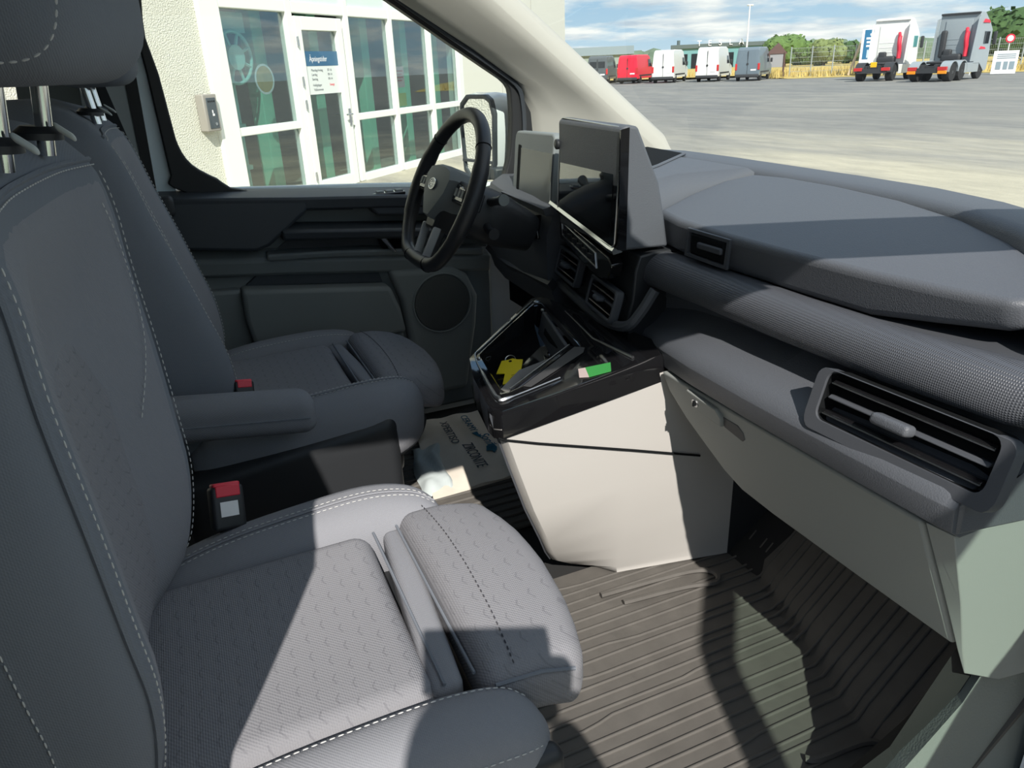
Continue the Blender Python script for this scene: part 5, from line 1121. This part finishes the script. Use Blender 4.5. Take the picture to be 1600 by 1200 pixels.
# map pocket: recess with a raised front wall
Q('map_pocket_recess', PRISM(yz([(0.165, 1.098), (0.47, 1.064), (0.485, 1.01), (0.105, 1.055)], 0.890), (0, 0.02, 0)), DOORB, smooth=False)
Q('map_pocket_front', PRISM(yz([(0.088, 1.056), (0.495, 1.006), (0.52, 0.93), (0.53, 0.86), (0.10, 0.86), (0.085, 0.97)], 0.835), (0, 0.07, 0)), PLM, bevel=0.012, seg=3)
Q('lower_card', PRISM(yz([(-0.06, 1.06), (0.09, 1.05), (0.10, 0.86), (0.53, 0.85), (0.55, 0.56), (-0.06, 0.56)], 0.868), (0, 0.05, 0)), PLM, bevel=0.01)
# speaker bulge
SPK = Q('speaker_panel', PRISM(yz([(0.50, 1.045), (0.70, 1.03), (0.745, 1.0), (0.775, 0.93), (0.765, 0.84), (0.735, 0.70), (0.72, 0.625), (0.55, 0.63), (0.545, 0.80), (0.53, 0.95)], 0.862), (0, 0.05, 0)), PLM, bevel=0.018, seg=4)
sp_y = 0.8605
Q('speaker_grille', LATHE((0.655, sp_y, 0.925), (0, -1, 0), [(0.088, 0), (0.086, 0.003), (0.080, 0.0035), (0.06, 0.005), (0.0005, 0.006)], 40), mat('grille_mesh', (0.07, 0.075, 0.072), 0.7, bump='voronoi', bscale=420, bstr=0.8), SPK)
Q('grille_ring', TUBE([(0.655+0.092*math.cos(a), sp_y-0.001, 0.925+0.092*math.sin(a)) for a in [2*math.pi*k/40 for k in range(40)]], 0.003, 6, True), PLM, SPK)
Q('door_handle', LOFT([[(0.475, 0.86, 1.155), (0.50, 0.86, 1.15), (0.53, 0.86, 1.10), (0.515, 0.86, 1.10)], [(0.478, 0.845, 1.153), (0.498, 0.842, 1.148), (0.527, 0.842, 1.104), (0.517, 0.845, 1.103)]]), CHR, bevel=0.003)
Q('handle_cup', PRISM(yz([(0.47, 1.165), (0.56, 1.15), (0.58, 1.095), (0.50, 1.095)], 0.866), (0, 0.01, 0)), PLK, smooth=False)
# window surround
win = [(-0.012, 1.72), (-0.003, 1.60), (0.003, 1.489), (0.008, 1.43), (0.030, 1.382), (0.084, 1.342), (0.158, 1.304), (0.5, 1.274), (0.84, 1.245), (0.905, 1.30), (0.925, 1.40), (0.927, 1.49), (0.915, 1.535), (0.85, 1.58), (0.744, 1.648), (0.575, 1.758), (0.42, 1.85), (0.06, 1.86)]
out = [(-0.032, 1.74), (-0.030, 1.60), (-0.028, 1.48), (-0.027, 1.40), (-0.026, 1.36), (-0.025, 1.33), (0.12, 1.28), (0.5, 1.25), (0.90, 1.20), (0.985, 1.26), (0.998, 1.38), (0.992, 1.475), (0.965, 1.530), (0.88, 1.592), (0.79, 1.652), (0.625, 1.762), (0.46, 1.89), (0.0, 1.91)]
def dens(p): return [(q.x, q.y) for q in CR([(a, b, 0) for a, b in p], 3, True)]
FR = Q('window_frame', RING(yz(dens(out), 0.893), yz(dens(win), 0.897), (0, 0.035, 0)), RUBD, bevel=0.004)
Q('frame_lip', TUBE(yz([((a*0.5+b*0.5), (c*0.5+d*0.5)) for (a, c), (b, d) in zip(dens(out)[30:50], dens(win)[30:50])], 0.889), 0.007, 6), DOORB, FR)
Q('window_glass', PRISM(yz(dens(win), 0.918), (0, 0.004, 0)), glass('side_glass', (0.96, 0.985, 0.97), 1.30), smooth=False)
# outside mirror
MR = thing('side_mirror', 'white outside mirror with black surround beyond the steering wheel', 'mirror', (0.93, 1.08, 1.35))
ms = [(0.86, 0.985), (0.86, 1.175)]
def mp(x, y, z): return (x, y, z)
mo = [(1.000, 1.30), (0.990, 1.45), (1.005, 1.492), (1.03, 1.505), (1.13, 1.505), (1.165, 1.48), (1.175, 1.42), (1.165, 1.27), (1.14, 1.245), (1.03, 1.25)]
mo = [(y, z) for y, z in mo]
def mx(y): return 0.905-0.26*(y-1.0)
HS = obj('housing', *LOFT([[(mx(y)+0.012, y, z) for y, z in mo], [(mx(y)+0.04, 1.085+(y-1.085)*1.04, 1.375+(z-1.375)*1.04) for y, z in mo], [(mx(y)+0.12, 1.085+(y-1.085)*0.95, 1.375+(z-1.375)*0.93) for y, z in mo], [(mx(y)+0.165, 1.085+(y-1.085)*0.6, 1.375+(z-1.375)*0.6) for y, z in mo]]), VWHT, MR, auto=50)
mi = [(1.085+(y-1.085)*0.86, 1.375+(z-1.375)*0.90) for y, z in mo]
obj('surround', *RING([(mx(y), y, z) for y, z in mo], [(mx(y), y, z) for y, z in mi], (0.02, 0, 0)), DOORB, MR, bevel=0.004)
obj('mirror_glass', *PRISM([(mx(y)+0.006, y, z) for y, z in mi if True], (0.004, 0, 0)), MIRR, MR, smooth=False)
obj('divider', *PRISM([(mx(1.01)-0.001, 1.01, 1.300), (mx(1.165)-0.001, 1.165, 1.300), (mx(1.165)-0.001, 1.165, 1.308), (mx(1.01)-0.001, 1.01, 1.308)], (0.01, 0, 0)), DOORB, MR, smooth=False)
obj('arm', *LOFT([[(0.90, 0.985, 1.29), (0.98, 0.985, 1.29), (0.98, 0.985, 1.25), (0.90, 0.985, 1.25)], [(0.90, 1.06, 1.30), (0.98, 1.06, 1.30), (0.98, 1.06, 1.25), (0.90, 1.06, 1.25)]]), DOORB, MR, bevel=0.008)
# ============================================================ RIGHT DOOR, standing open (its window lets the greenish light in)
def open_door():
    th = math.radians(50.5); H = Vector((1.02, -0.965, 0.0)); dx, dy = -math.cos(th), -math.sin(th)
    r = thing('door_2', 'open right front door of the van', None, H, 0, kind='structure')
    nx, ny = -dy, dx                                   # outwards, away from the doorway
    if nx < 0: nx, ny = -nx, -ny
    def p(s, z, n=0.0): return Vector((H.x+dx*s+nx*n, H.y+dy*s+ny*n, z))
    def P(name, pts, n0, n1, m, par=r, **k): return obj(name, *PRISM([p(s, z, n0) for s, z in pts], Vector((nx, ny, 0))*(n1-n0)), m, par, **k)
    P('outer_skin', [(0.0, 0.45), (1.12, 0.45), (1.17, 1.25), (0.0, 1.20)], 0.05, 0.09, VWHT, bevel=0.01)
    P('door_card', [(0.03, 0.55), (1.10, 0.55), (1.14, 1.26), (0.03, 1.21)], -0.03, 0.05, PLM, bevel=0.015)
    P('belt_ledge', [(0.02, 1.18), (1.16, 1.22), (1.16, 1.27), (0.02, 1.23)], -0.04, 0.08, DOORB, bevel=0.01)
    P('map_pocket', [(0.25, 0.60), (0.85, 0.60), (0.88, 0.85), (0.22, 0.88)], -0.07, -0.02, PLM, bevel=0.02)
    P('arm_pull', [(0.30, 1.00), (0.85, 1.03), (0.85, 1.08), (0.30, 1.06)], -0.07, -0.02, DOORB, bevel=0.015)
    o = [(0.0, 1.22), (0.0, 1.32), (0.30, 1.60), (0.52, 1.79), (0.66, 1.83), (1.02, 1.84), (1.065, 1.80), (1.17, 1.25)]
    i = [(0.06, 1.25), (0.06, 1.32), (0.33, 1.565), (0.54, 1.745), (0.67, 1.785), (0.995, 1.79), (1.01, 1.77), (1.115, 1.27)]
    obj('window_frame', *RING([p(s, z, 0.0) for s, z in o], [p(s, z, 0.0) for s, z in i], Vector((nx, ny, 0))*0.05), RUBD, r, bevel=0.005)
    P('window_glass', i, 0.020, 0.024, glass('green_side_glass', (0.86, 0.955, 0.90), 1.3), smooth=False)
open_door()
# ============================================================ FLOOR MATS, BAG, SILL
FM = thing('floor_mat', 'brown black ribbed rubber mat in the passenger footwell', 'floor mat', (0.65, -0.45, 0.54))
def ramp_x(y): return 0.962+0.30*(y+0.22) if y < -0.22 else 0.962   # where floor turns into toe board
def floor_z(x, y):
    b = ramp_x(y); d = x-b
    return 0.556+0.95*max(0, d)*sst(0, 0.03, d) if d > 0 else 0.556
V = []; Fc = []
xs = [0.20+0.05*k for k in range(14)]; ny = 22
cols = []
for j in range(ny+1):
    y = -0.785+0.735*j/ny; b = ramp_x(y); col = [0.20+(b-0.20)*k/12 for k in range(13)]+[b+0.01, b+0.03, b+0.06, b+0.12, b+0.20, b+0.30]
    cols.append([(x, y, floor_z(x, y)) for x in col])
m_ = len(cols[0]); V = [p for c in cols for p in c]; off = len(V); V += [(x, y, z-0.012) for x, y, z in V]
for j in range(ny):
    for i in range(m_-1):
        a = j*m_+i; Fc.append((a, a+1, a+m_+1, a+m_)); Fc.append((off+a, off+a+m_, off+a+m_+1, off+a+1))
for i in range(m_-1):
    for a, sgn in ((i, 1), (ny*m_+i, -1)): Fc.append((a, a+1, off+a+1, off+a))
for j in range(ny):
    for a in (j*m_, j*m_+m_-1): Fc.append((a, a+m_, off+a+m_, off+a))
obj('base', V, Fc, RUB, FM, auto=60)
rnd = random.Random(11)
k = 0; y = -0.775
while y < -0.06:
    b = ramp_x(y); pts = []; jog = rnd.uniform(0.35, 0.85); amp = rnd.choice((0, 0.010, -0.008, 0.006, 0))
    for i in range(31):
        x = 0.22+(b+0.24-0.22)*i/30
        yy = y+amp*sst(jog, jog+0.05, x)+0.0006*math.sin(x*14+k)
        pts.append((x, yy, floor_z(x, yy)+0.0005))
    obj('rib', *TUBE(pts, 0.0034, 6, flat=1.0), RUB, FM, auto=80)
    y += 0.0265; k += 1
obj('edge_bead', *TUBE(CR([(0.63, -0.150, 0.562), (0.80, -0.162, 0.562), (0.865, -0.175, 0.562), (0.885, -0.20, 0.562), (0.865, -0.222, 0.562), (0.80, -0.205, 0.562), (0.66, -0.19, 0.562)], 5), 0.006, 6), RUB, FM)
obj('heel_bead', *TUBE(CR([(0.70, -0.70, 0.562), (0.80, -0.715, 0.562), (0.845, -0.69, 0.562), (0.835, -0.65, 0.562), (0.74, -0.64, 0.562), (0.72, -0.63, 0.562)], 5), 0.006, 6), RUB, FM)
# driver footwell mat (ribs run towards the pedals)
DM = thing('floor_mat', 'ribbed mat under the cloth bag in the driver footwell', 'floor mat', (0.55, 0.5, 0.54))
obj('base', *B2((0.15, 0.17, 0.541), (0.90, 0.80, 0.551)), RUB, DM, bevel=0.004)
for k in range(20): y = 0.19+0.031*k; obj('rib', *TUBE([(0.16, y, 0.552), (0.5, y+0.002, 0.552), (0.88, y, 0.552)], 0.005, 6), RUB, DM)
# inner wheel arch / toe board and kick panels
tag(obj('trim_7', *PRISM([(0.95, -0.80, 0.545), (1.35, -0.80, 0.95), (1.35, -0.80, 0.545)], (0, 1.68, 0)), CARP, smooth=False), 'dark toe board under the dashboard', kind='structure')
tag(obj('trim_8', *LOFT([[(0.60, -0.70, 0.55), (0.74, -0.745, 0.70), (0.82, -0.755, 0.86), (1.1, -0.76, 0.95), (1.1, -0.70, 0.55)], [(0.64, -0.752, 0.55), (0.745, -0.752, 0.68), (0.83, -0.757, 0.76), (1.1, -0.765, 0.93), (1.1, -0.752, 0.55)]]), CARP), 'dark right kick panel', kind='structure')
# right door aperture trim at the picture edge
T9 = [(0.87, 0.83), (0.829, 0.765), (0.727, 0.690), (0.64, 0.60), (0.61, 0.52), (1.08, 0.52), (1.035, 0.57), (1.015, 0.68), (0.985, 0.78), (0.97, 0.85)]
def t9y(z): return -0.772-0.02*sst(0.75, 0.52, z)
tag(obj('trim_9', *LOFT([[(x, t9y(z)+o, z) for x, z in T9] if o == 0 else [(x+0.03, t9y(z)+o, z) for x, z in T9] for o in (0, 0.03)]), PLS), 'pale grey door aperture trim by the dashboard end', kind='structure')
tag(obj('trim_10', *TUBE(CR([(1.005, -0.80, 0.92), (1.0, -0.80, 0.80), (1.018, -0.80, 0.73), (1.03, -0.80, 0.64), (1.06, -0.80, 0.52)], 5), 0.014, 8), RUBD), 'black door seal at the right edge', kind='structure')
tag(obj('sill', *B2((-0.5, -0.95, 0.38), (1.1, -0.80, 0.53)), VWHT, bevel=0.01), 'white painted door sill', kind='structure')
tag(obj('trim_11', *LOFT([[(0.98, -0.96, z), (1.06, -0.96, z), (1.06, -0.80, z), (0.96, -0.80, z)] for z in (0.4, 1.25)]), VWHT), 'white body pillar ahead of the doorway', kind='structure')
# floor rail between the seats
t = thing('seat_rail', 'bright metal seat rail on the floor between the seats', 'rail', (0.25, 0.12, 0.56))
obj('rail', *B2((-0.15, 0.125, 0.555), (0.50, 0.165, 0.600)), SIL, t, bevel=0.004)
obj('cover', *B2((-0.15, 0.135, 0.600), (0.42, 0.155, 0.612)), PLB, t, bevel=0.003)
# cloth bag
BAG = thing('cloth_bag', 'cream cotton tote bag with printed logos lying in the driver footwell', 'bag', (0.58, 0.60, 0.56))
CLOTH = mat('cotton', (0.72, 0.66, 0.57), 0.95, bump='weave', bscale=240, bstr=0.15, var=0.08, vscale=30)
CLOTHB = mat('cotton_grey', (0.50, 0.56, 0.56), 0.95, var=0.1, vscale=20)
PRN = mat('print_dark', (0.075, 0.09, 0.11), 0.8); PRB = mat('print_blue', (0.02, 0.13, 0.22), 0.8)
c00, c10, c11, c01 = Vector((0.435, 0.375, 0)), Vector((0.735, 0.385, 0)), Vector((0.775, 0.812, 0)), Vector((0.515, 0.812, 0))
def bagp(u, v, h=0.0):     # u along x (front), v across towards the door
    p = (c00*(1-u)+c10*u)*(1-v)+(c01*(1-u)+c11*u)*v
    z = 0.566+0.012*math.sin(u*3.1)*math.sin(v*3.1)+0.0025*math.sin(u*17+v*5)+0.002*math.sin(v*21-u*4)
    return Vector((p.x, p.y, z+h))
nu = nv = 20; V = [bagp(i/nu, j/nv) for j in range(nv+1) for i in range(nu+1)]; V += [Vector((p.x, p.y, 0.5565)) for p in V]; o_ = (nu+1)*(nv+1)
Fc = []
for j in range(nv):
    for i in range(nu):
        a = j*(nu+1)+i; Fc.append((a, a+1, a+nu+2, a+nu+1)); Fc.append((o_+a, o_+a+nu+1, o_+a+nu+2, o_+a+1))
for i in range(nu): Fc.append((i, i+1, o_+i+1, o_+i)); a = nv*(nu+1)+i; Fc.append((a, a+1, o_+a+1, o_+a))
for j in range(nv): a = j*(nu+1); Fc.append((a, a+nu+1, o_+a+nu+1, o_+a)); a = j*(nu+1)+nu; Fc.append((a, a+nu+1, o_+a+nu+1, o_+a))
obj('cloth', V, Fc, CLOTH, BAG, auto=70)
def fold():                   # crumpled grey inner cloth at the rear edge of the bag
    V, Fc = [], []; n = 14
    for j in range(n+1):
        for i in range(n+1):
            u = -0.10+0.30*i/n*(1-0.35*j/n*0); v = 0.02+0.62*j/n
            e = min(i, n-i, j, n-j)/n
            V.append(bagp(u+0.02*math.sin(v*13), v, -0.004+0.030*min(1, e*6)*(0.55+0.45*math.sin(u*30+v*18)*math.cos(v*9))))
    for j in range(n):
        for i in range(n): a = j*(n+1)+i; Fc.append((a, a+1, a+n+2, a+n+1))
    return V, Fc
obj('crumpled_lining', *fold(), CLOTHB, BAG, auto=90)
obj('handle', *TUBE(CR([bagp(0.02, 0.98, 0.004), bagp(-0.14, 1.02, 0.05), bagp(-0.02, 0.93, 0.055), bagp(0.10, 0.86, 0.05), bagp(0.05, 0.74, 0.03), bagp(-0.10, 0.60, 0.02)], 5), 0.010, 6, flat=0.5), mat('strap_black', (0.015, 0.016, 0.018), 0.8), BAG)
def bagtext(body, u, v, size, m, ang=0.0, name='lettering', sx=1.0, shear=0.0):
    a = bagp(u, v, 0.0065); ex = (bagp(u+0.05, v-0.40, 0)-bagp(u, v, 0)); ex.z = 0; ey = Vector((-ex.y, ex.x, 0))
    R_ = Matrix.Rotation(math.radians(ang), 3, 'Z')
    return TEXT(name, body, size, frame_M(a, R_ @ ex, R_ @ ey), m, BAG, 0.0004, 'CENTER', shear, sx)
bagtext('XPERTISO', 0.35, 0.68, 0.034, PRN, 0); bagtext('ZIRCONITE', 0.50, 0.31, 0.046, PRN, 0, sx=0.62)
bagtext('CERAMY', 0.60, 0.74, 0.030, PRB, 0); bagtext('Sonik', 0.70, 0.44, 0.040, PRB, 0, shear=0.25)
def decal(name, pts, m): return obj(name, [bagp(u, v, 0.0035) for u, v in pts]+[bagp(u, v, 0.0042) for u, v in pts], [tuple(range(len(pts)))[::-1], tuple(range(len(pts), 2*len(pts)))]+[(i, (i+1) % len(pts), len(pts)+(i+1) % len(pts), len(pts)+i) for i in range(len(pts))], m, BAG, smooth=False)
decal('logo_flash', [(0.585, 0.60), (0.645, 0.60), (0.655, 0.48), (0.625, 0.52)], PRB)
decal('logo_splash', [(0.66, 0.38), (0.74, 0.40), (0.76, 0.34), (0.74, 0.30), (0.70, 0.27), (0.69, 0.31), (0.64, 0.33)], PRB)
obj('round_logo', *TUBE([bagp(0.90+0.052*math.cos(a), 0.70+0.060*math.sin(a), 0.0045) for a in [0.35+5.6*k/24 for k in range(25)]], 0.0035, 5, flat=0.4), PRN, BAG)
obj('round_logo', *TUBE([bagp(0.90+0.036*math.cos(a), 0.70+0.044*math.sin(a), 0.0045) for a in [1.6+3.0*k/14 for k in range(15)]], 0.003, 5, flat=0.4), PRN, BAG)
# ============================================================ PHOTOGRAPHER (stands at the open doorway, casts the shadow on the seat)
def person():
    P0 = Vector((-0.06, -1.66, 0.0))
    root = thing('person', 'person in dark jacket holding up a phone at the open door, shadow on the seat', 'person', P0)
    J = {'pel': (-0.06, -1.70, 0.95), 'wai': (-0.06, -1.70, 1.12), 'che': (-0.06, -1.68, 1.34), 'nec': (-0.055, -1.64, 1.47), 'skl': (-0.05, -1.60, 1.56), 'crn': (-0.05, -1.59, 1.67),
         'lsh': (-0.24, -1.66, 1.40), 'lel': (-0.30, -1.66, 1.12), 'lwr': (-0.28, -1.58, 0.88), 'rsh': (0.12, -1.68, 1.40), 'rel': (0.22, -1.56, 1.16), 'rwr': (0.155, -1.365, 1.45),
         'lhi': (-0.15, -1.70, 0.90), 'lkn': (-0.17, -1.68, 0.50), 'lan': (-0.17, -1.72, 0.09), 'lto': (-0.16, -1.56, 0.04), 'rhi': (0.03, -1.70, 0.90), 'rkn': (0.06, -1.67, 0.50), 'ran': (0.07, -1.71, 0.09), 'rto': (0.09, -1.55, 0.04)}
    R = {'pel': .15, 'wai': .135, 'che': .155, 'nec': .055, 'skl': .078, 'crn': .085, 'lsh': .068, 'rsh': .068, 'lel': .048, 'rel': .048, 'lwr': .030, 'rwr': .030, 'lhi': .095, 'rhi': .095, 'lkn': .062, 'rkn': .062, 'lan': .042, 'ran': .042, 'lto': .035, 'rto': .035}
    E_ = [('pel', 'wai'), ('wai', 'che'), ('che', 'nec'), ('nec', 'skl'), ('skl', 'crn'), ('che', 'lsh'), ('lsh', 'lel'), ('lel', 'lwr'), ('che', 'rsh'), ('rsh', 'rel'), ('rel', 'rwr'), ('pel', 'lhi'), ('lhi', 'lkn'), ('lkn', 'lan'), ('lan', 'lto'), ('pel', 'rhi'), ('rhi', 'rkn'), ('rkn', 'ran'), ('ran', 'rto')]
    def skin(name, pts, edges, radii, m, sub=1):
        me = bpy.data.meshes.new(name); me.from_pydata([tuple(Vector(p)-P0) for p in pts], edges, [])
        o = bpy.data.objects.new(name, me); COL.objects.link(o)
        bm = bmesh.new(); bm.from_mesh(me); lay = bm.verts.layers.skin.verify(); bm.verts.ensure_lookup_table()
        for i, r in enumerate(radii): bm.verts[i][lay].radius = (r, r); bm.verts[i][lay].use_root = (i == 0)
        bm.to_mesh(me); bm.free()
        o.modifiers.new('skin', 'SKIN'); s = o.modifiers.new('sub', 'SUBSURF'); s.levels = sub; s.render_levels = sub
        dg = bpy.context.evaluated_depsgraph_get(); dg.update(); m2 = bpy.data.meshes.new_from_object(o.evaluated_get(dg)); bpy.data.objects.remove(o)
        m2.materials.clear(); m2.materials.append(m); m2.polygons.foreach_set('use_smooth', [True]*len(m2.polygons)); m2.name = name
        o = bpy.data.objects.new(name, m2); COL.objects.link(o); o.parent = root; ORG[o] = P0
        return o
    SKIN = mat('skin', (0.50, 0.32, 0.24), 0.6); JACK = mat('jacket', (0.03, 0.035, 0.05), 0.85)
    ks = list(J)
    body = skin('body', [J[k] for k in ks], [(ks.index(a), ks.index(b)) for a, b in E_], [R[k] for k in ks], JACK, 2)
    hc = Vector(J['crn'])+Vector((0.0, 0.015, -0.01)); fw = Vector((0.36, 0.92, -0.15)).normalized(); rt = Vector((fw.y, -fw.x, 0)).normalized(); up = rt.cross(fw)
    def hp(a, b, c): return hc+rt*a+fw*b+up*c
    obj('face', *xf(RB((0, 0, 0), (0.150, 0.195, 0.225), 0.074, 4, 3), lambda p: hp(p.x*(1-0.18*sst(0.02, -0.11, p.z)), p.y+0.0, p.z)), SKIN, body)
    obj('nose', *LOFT([[hp(-0.010, 0.085, 0.01), hp(0.010, 0.085, 0.01), hp(0, 0.100, 0.012)], [hp(-0.016, 0.092, -0.035), hp(0.016, 0.092, -0.035), hp(0, 0.120, -0.030)]]), SKIN, body)
    for s in (-1, 1):
        obj('eye', *RB(tuple(hp(s*0.032, 0.091, 0.012)), (0.026, 0.014, 0.012), 0.0055, 2, 1), STK, body); obj('ear', *RB(tuple(hp(s*0.078, -0.005, -0.005)), (0.018, 0.035, 0.06), 0.008, 2, 1), SKIN, body)
    obj('mouth', *TUBE([hp(-0.025, 0.090, -0.060), hp(0, 0.098, -0.061), hp(0.025, 0.090, -0.060)], 0.004, 6), mat('lips', (0.40, 0.16, 0.14), 0.5), body)
    obj('hair', *xf(RB((0, 0, 0), (0.170, 0.215, 0.235), 0.080, 4, 3), lambda p: hp(p.x, p.y-0.018 if p.z > 0.02 else min(p.y-0.018, 0.01), max(p.z+0.012, -0.055))), mat('hair', (0.05, 0.03, 0.02), 0.8), body)
    # phone just behind the lens point, hands closed round its ends
    vd = Vector((0.356, 0.847, -0.396)).normalized(); pr = Vector((0.92, -0.388, -0.02)).normalized(); pu = pr.cross(vd).normalized()
    pc = CAM - vd*0.022 + pr*0.062 - pu*0.024
    def pp(a, b, c=0.0): return pc+pr*a+pu*b+vd*c
    ph = obj('phone', *xf(RB((0, 0, 0), (0.150, 0.008, 0.074), 0.0038, 2, 2), lambda p: pp(p.x, p.z, p.y)), GLOS, body)
    for s, w in ((-1, 'lwr'), (1, 'rwr')):
        wr = Vector(J[w])
        if s < 0:                 # left hand hangs relaxed at the side
            dn = Vector((0.04, 0.22, -0.97)).normalized(); si = Vector((0, 0.97, 0.22)); pal = wr+dn*0.055
            skin('hand_wrist', [wr, wr+dn*0.03, pal, pal+dn*0.03], [(0, 1), (1, 2), (2, 3)], [0.026, 0.028, 0.034, 0.032], SKIN)
            for k in range(4):
                f0 = pal+dn*0.035+si*(0.028-0.019*k); ln = (0.072, 0.080, 0.074, 0.058)[k]; cv = Vector((0.35, 0.0, 0))
                skin('finger', [f0, f0+dn*ln*0.4, f0+(dn+cv*0.5).normalized()*ln*0.75, f0+(dn+cv).normalized()*ln], [(0, 1), (1, 2), (2, 3)], [0.0095, 0.009, 0.008, 0.007], SKIN)
            skin('thumb', [pal+si*0.025-dn*0.01, pal+si*0.055+dn*0.02, pal+si*0.058+dn*0.05], [(0, 1), (1, 2)], [0.012, 0.0105, 0.008], SKIN)
            continue
        pal = pp(s*0.088, -0.035, -0.030)
        obj('palm', *xf(RB((0, 0, 0), (0.030, 0.080, 0.082), 0.014, 3, 2), lambda p: pal+pr*p.x+vd*(p.y*0.9-0.012)+pu*p.z), SKIN, body)
        skin('hand_wrist', [wr, wr.lerp(pal, 0.6), pal], [(0, 1), (1, 2)], [0.028, 0.027, 0.024], SKIN)
        for k in range(4):
            b = 0.028-0.020*k; ln = (0.070, 0.078, 0.072, 0.058)[k]
            r0 = pal+pu*b+vd*0.012
            skin('finger', [r0, pp(s*0.090, b-0.035, 0.004), pp(s*(0.090-ln*0.30), b-0.036, 0.0125), pp(s*(0.090-ln*0.62), b-0.038, 0.0105)], [(0, 1), (1, 2), (2, 3)], [0.0095, 0.0088, 0.008, 0.007], SKIN)
        skin('thumb', [pal+vd*-0.03-pu*0.02, pp(s*0.072, -0.035, -0.022), pp(s*0.050, -0.018, -0.013)], [(0, 1), (1, 2)], [0.012, 0.0105, 0.008], SKIN)
person()
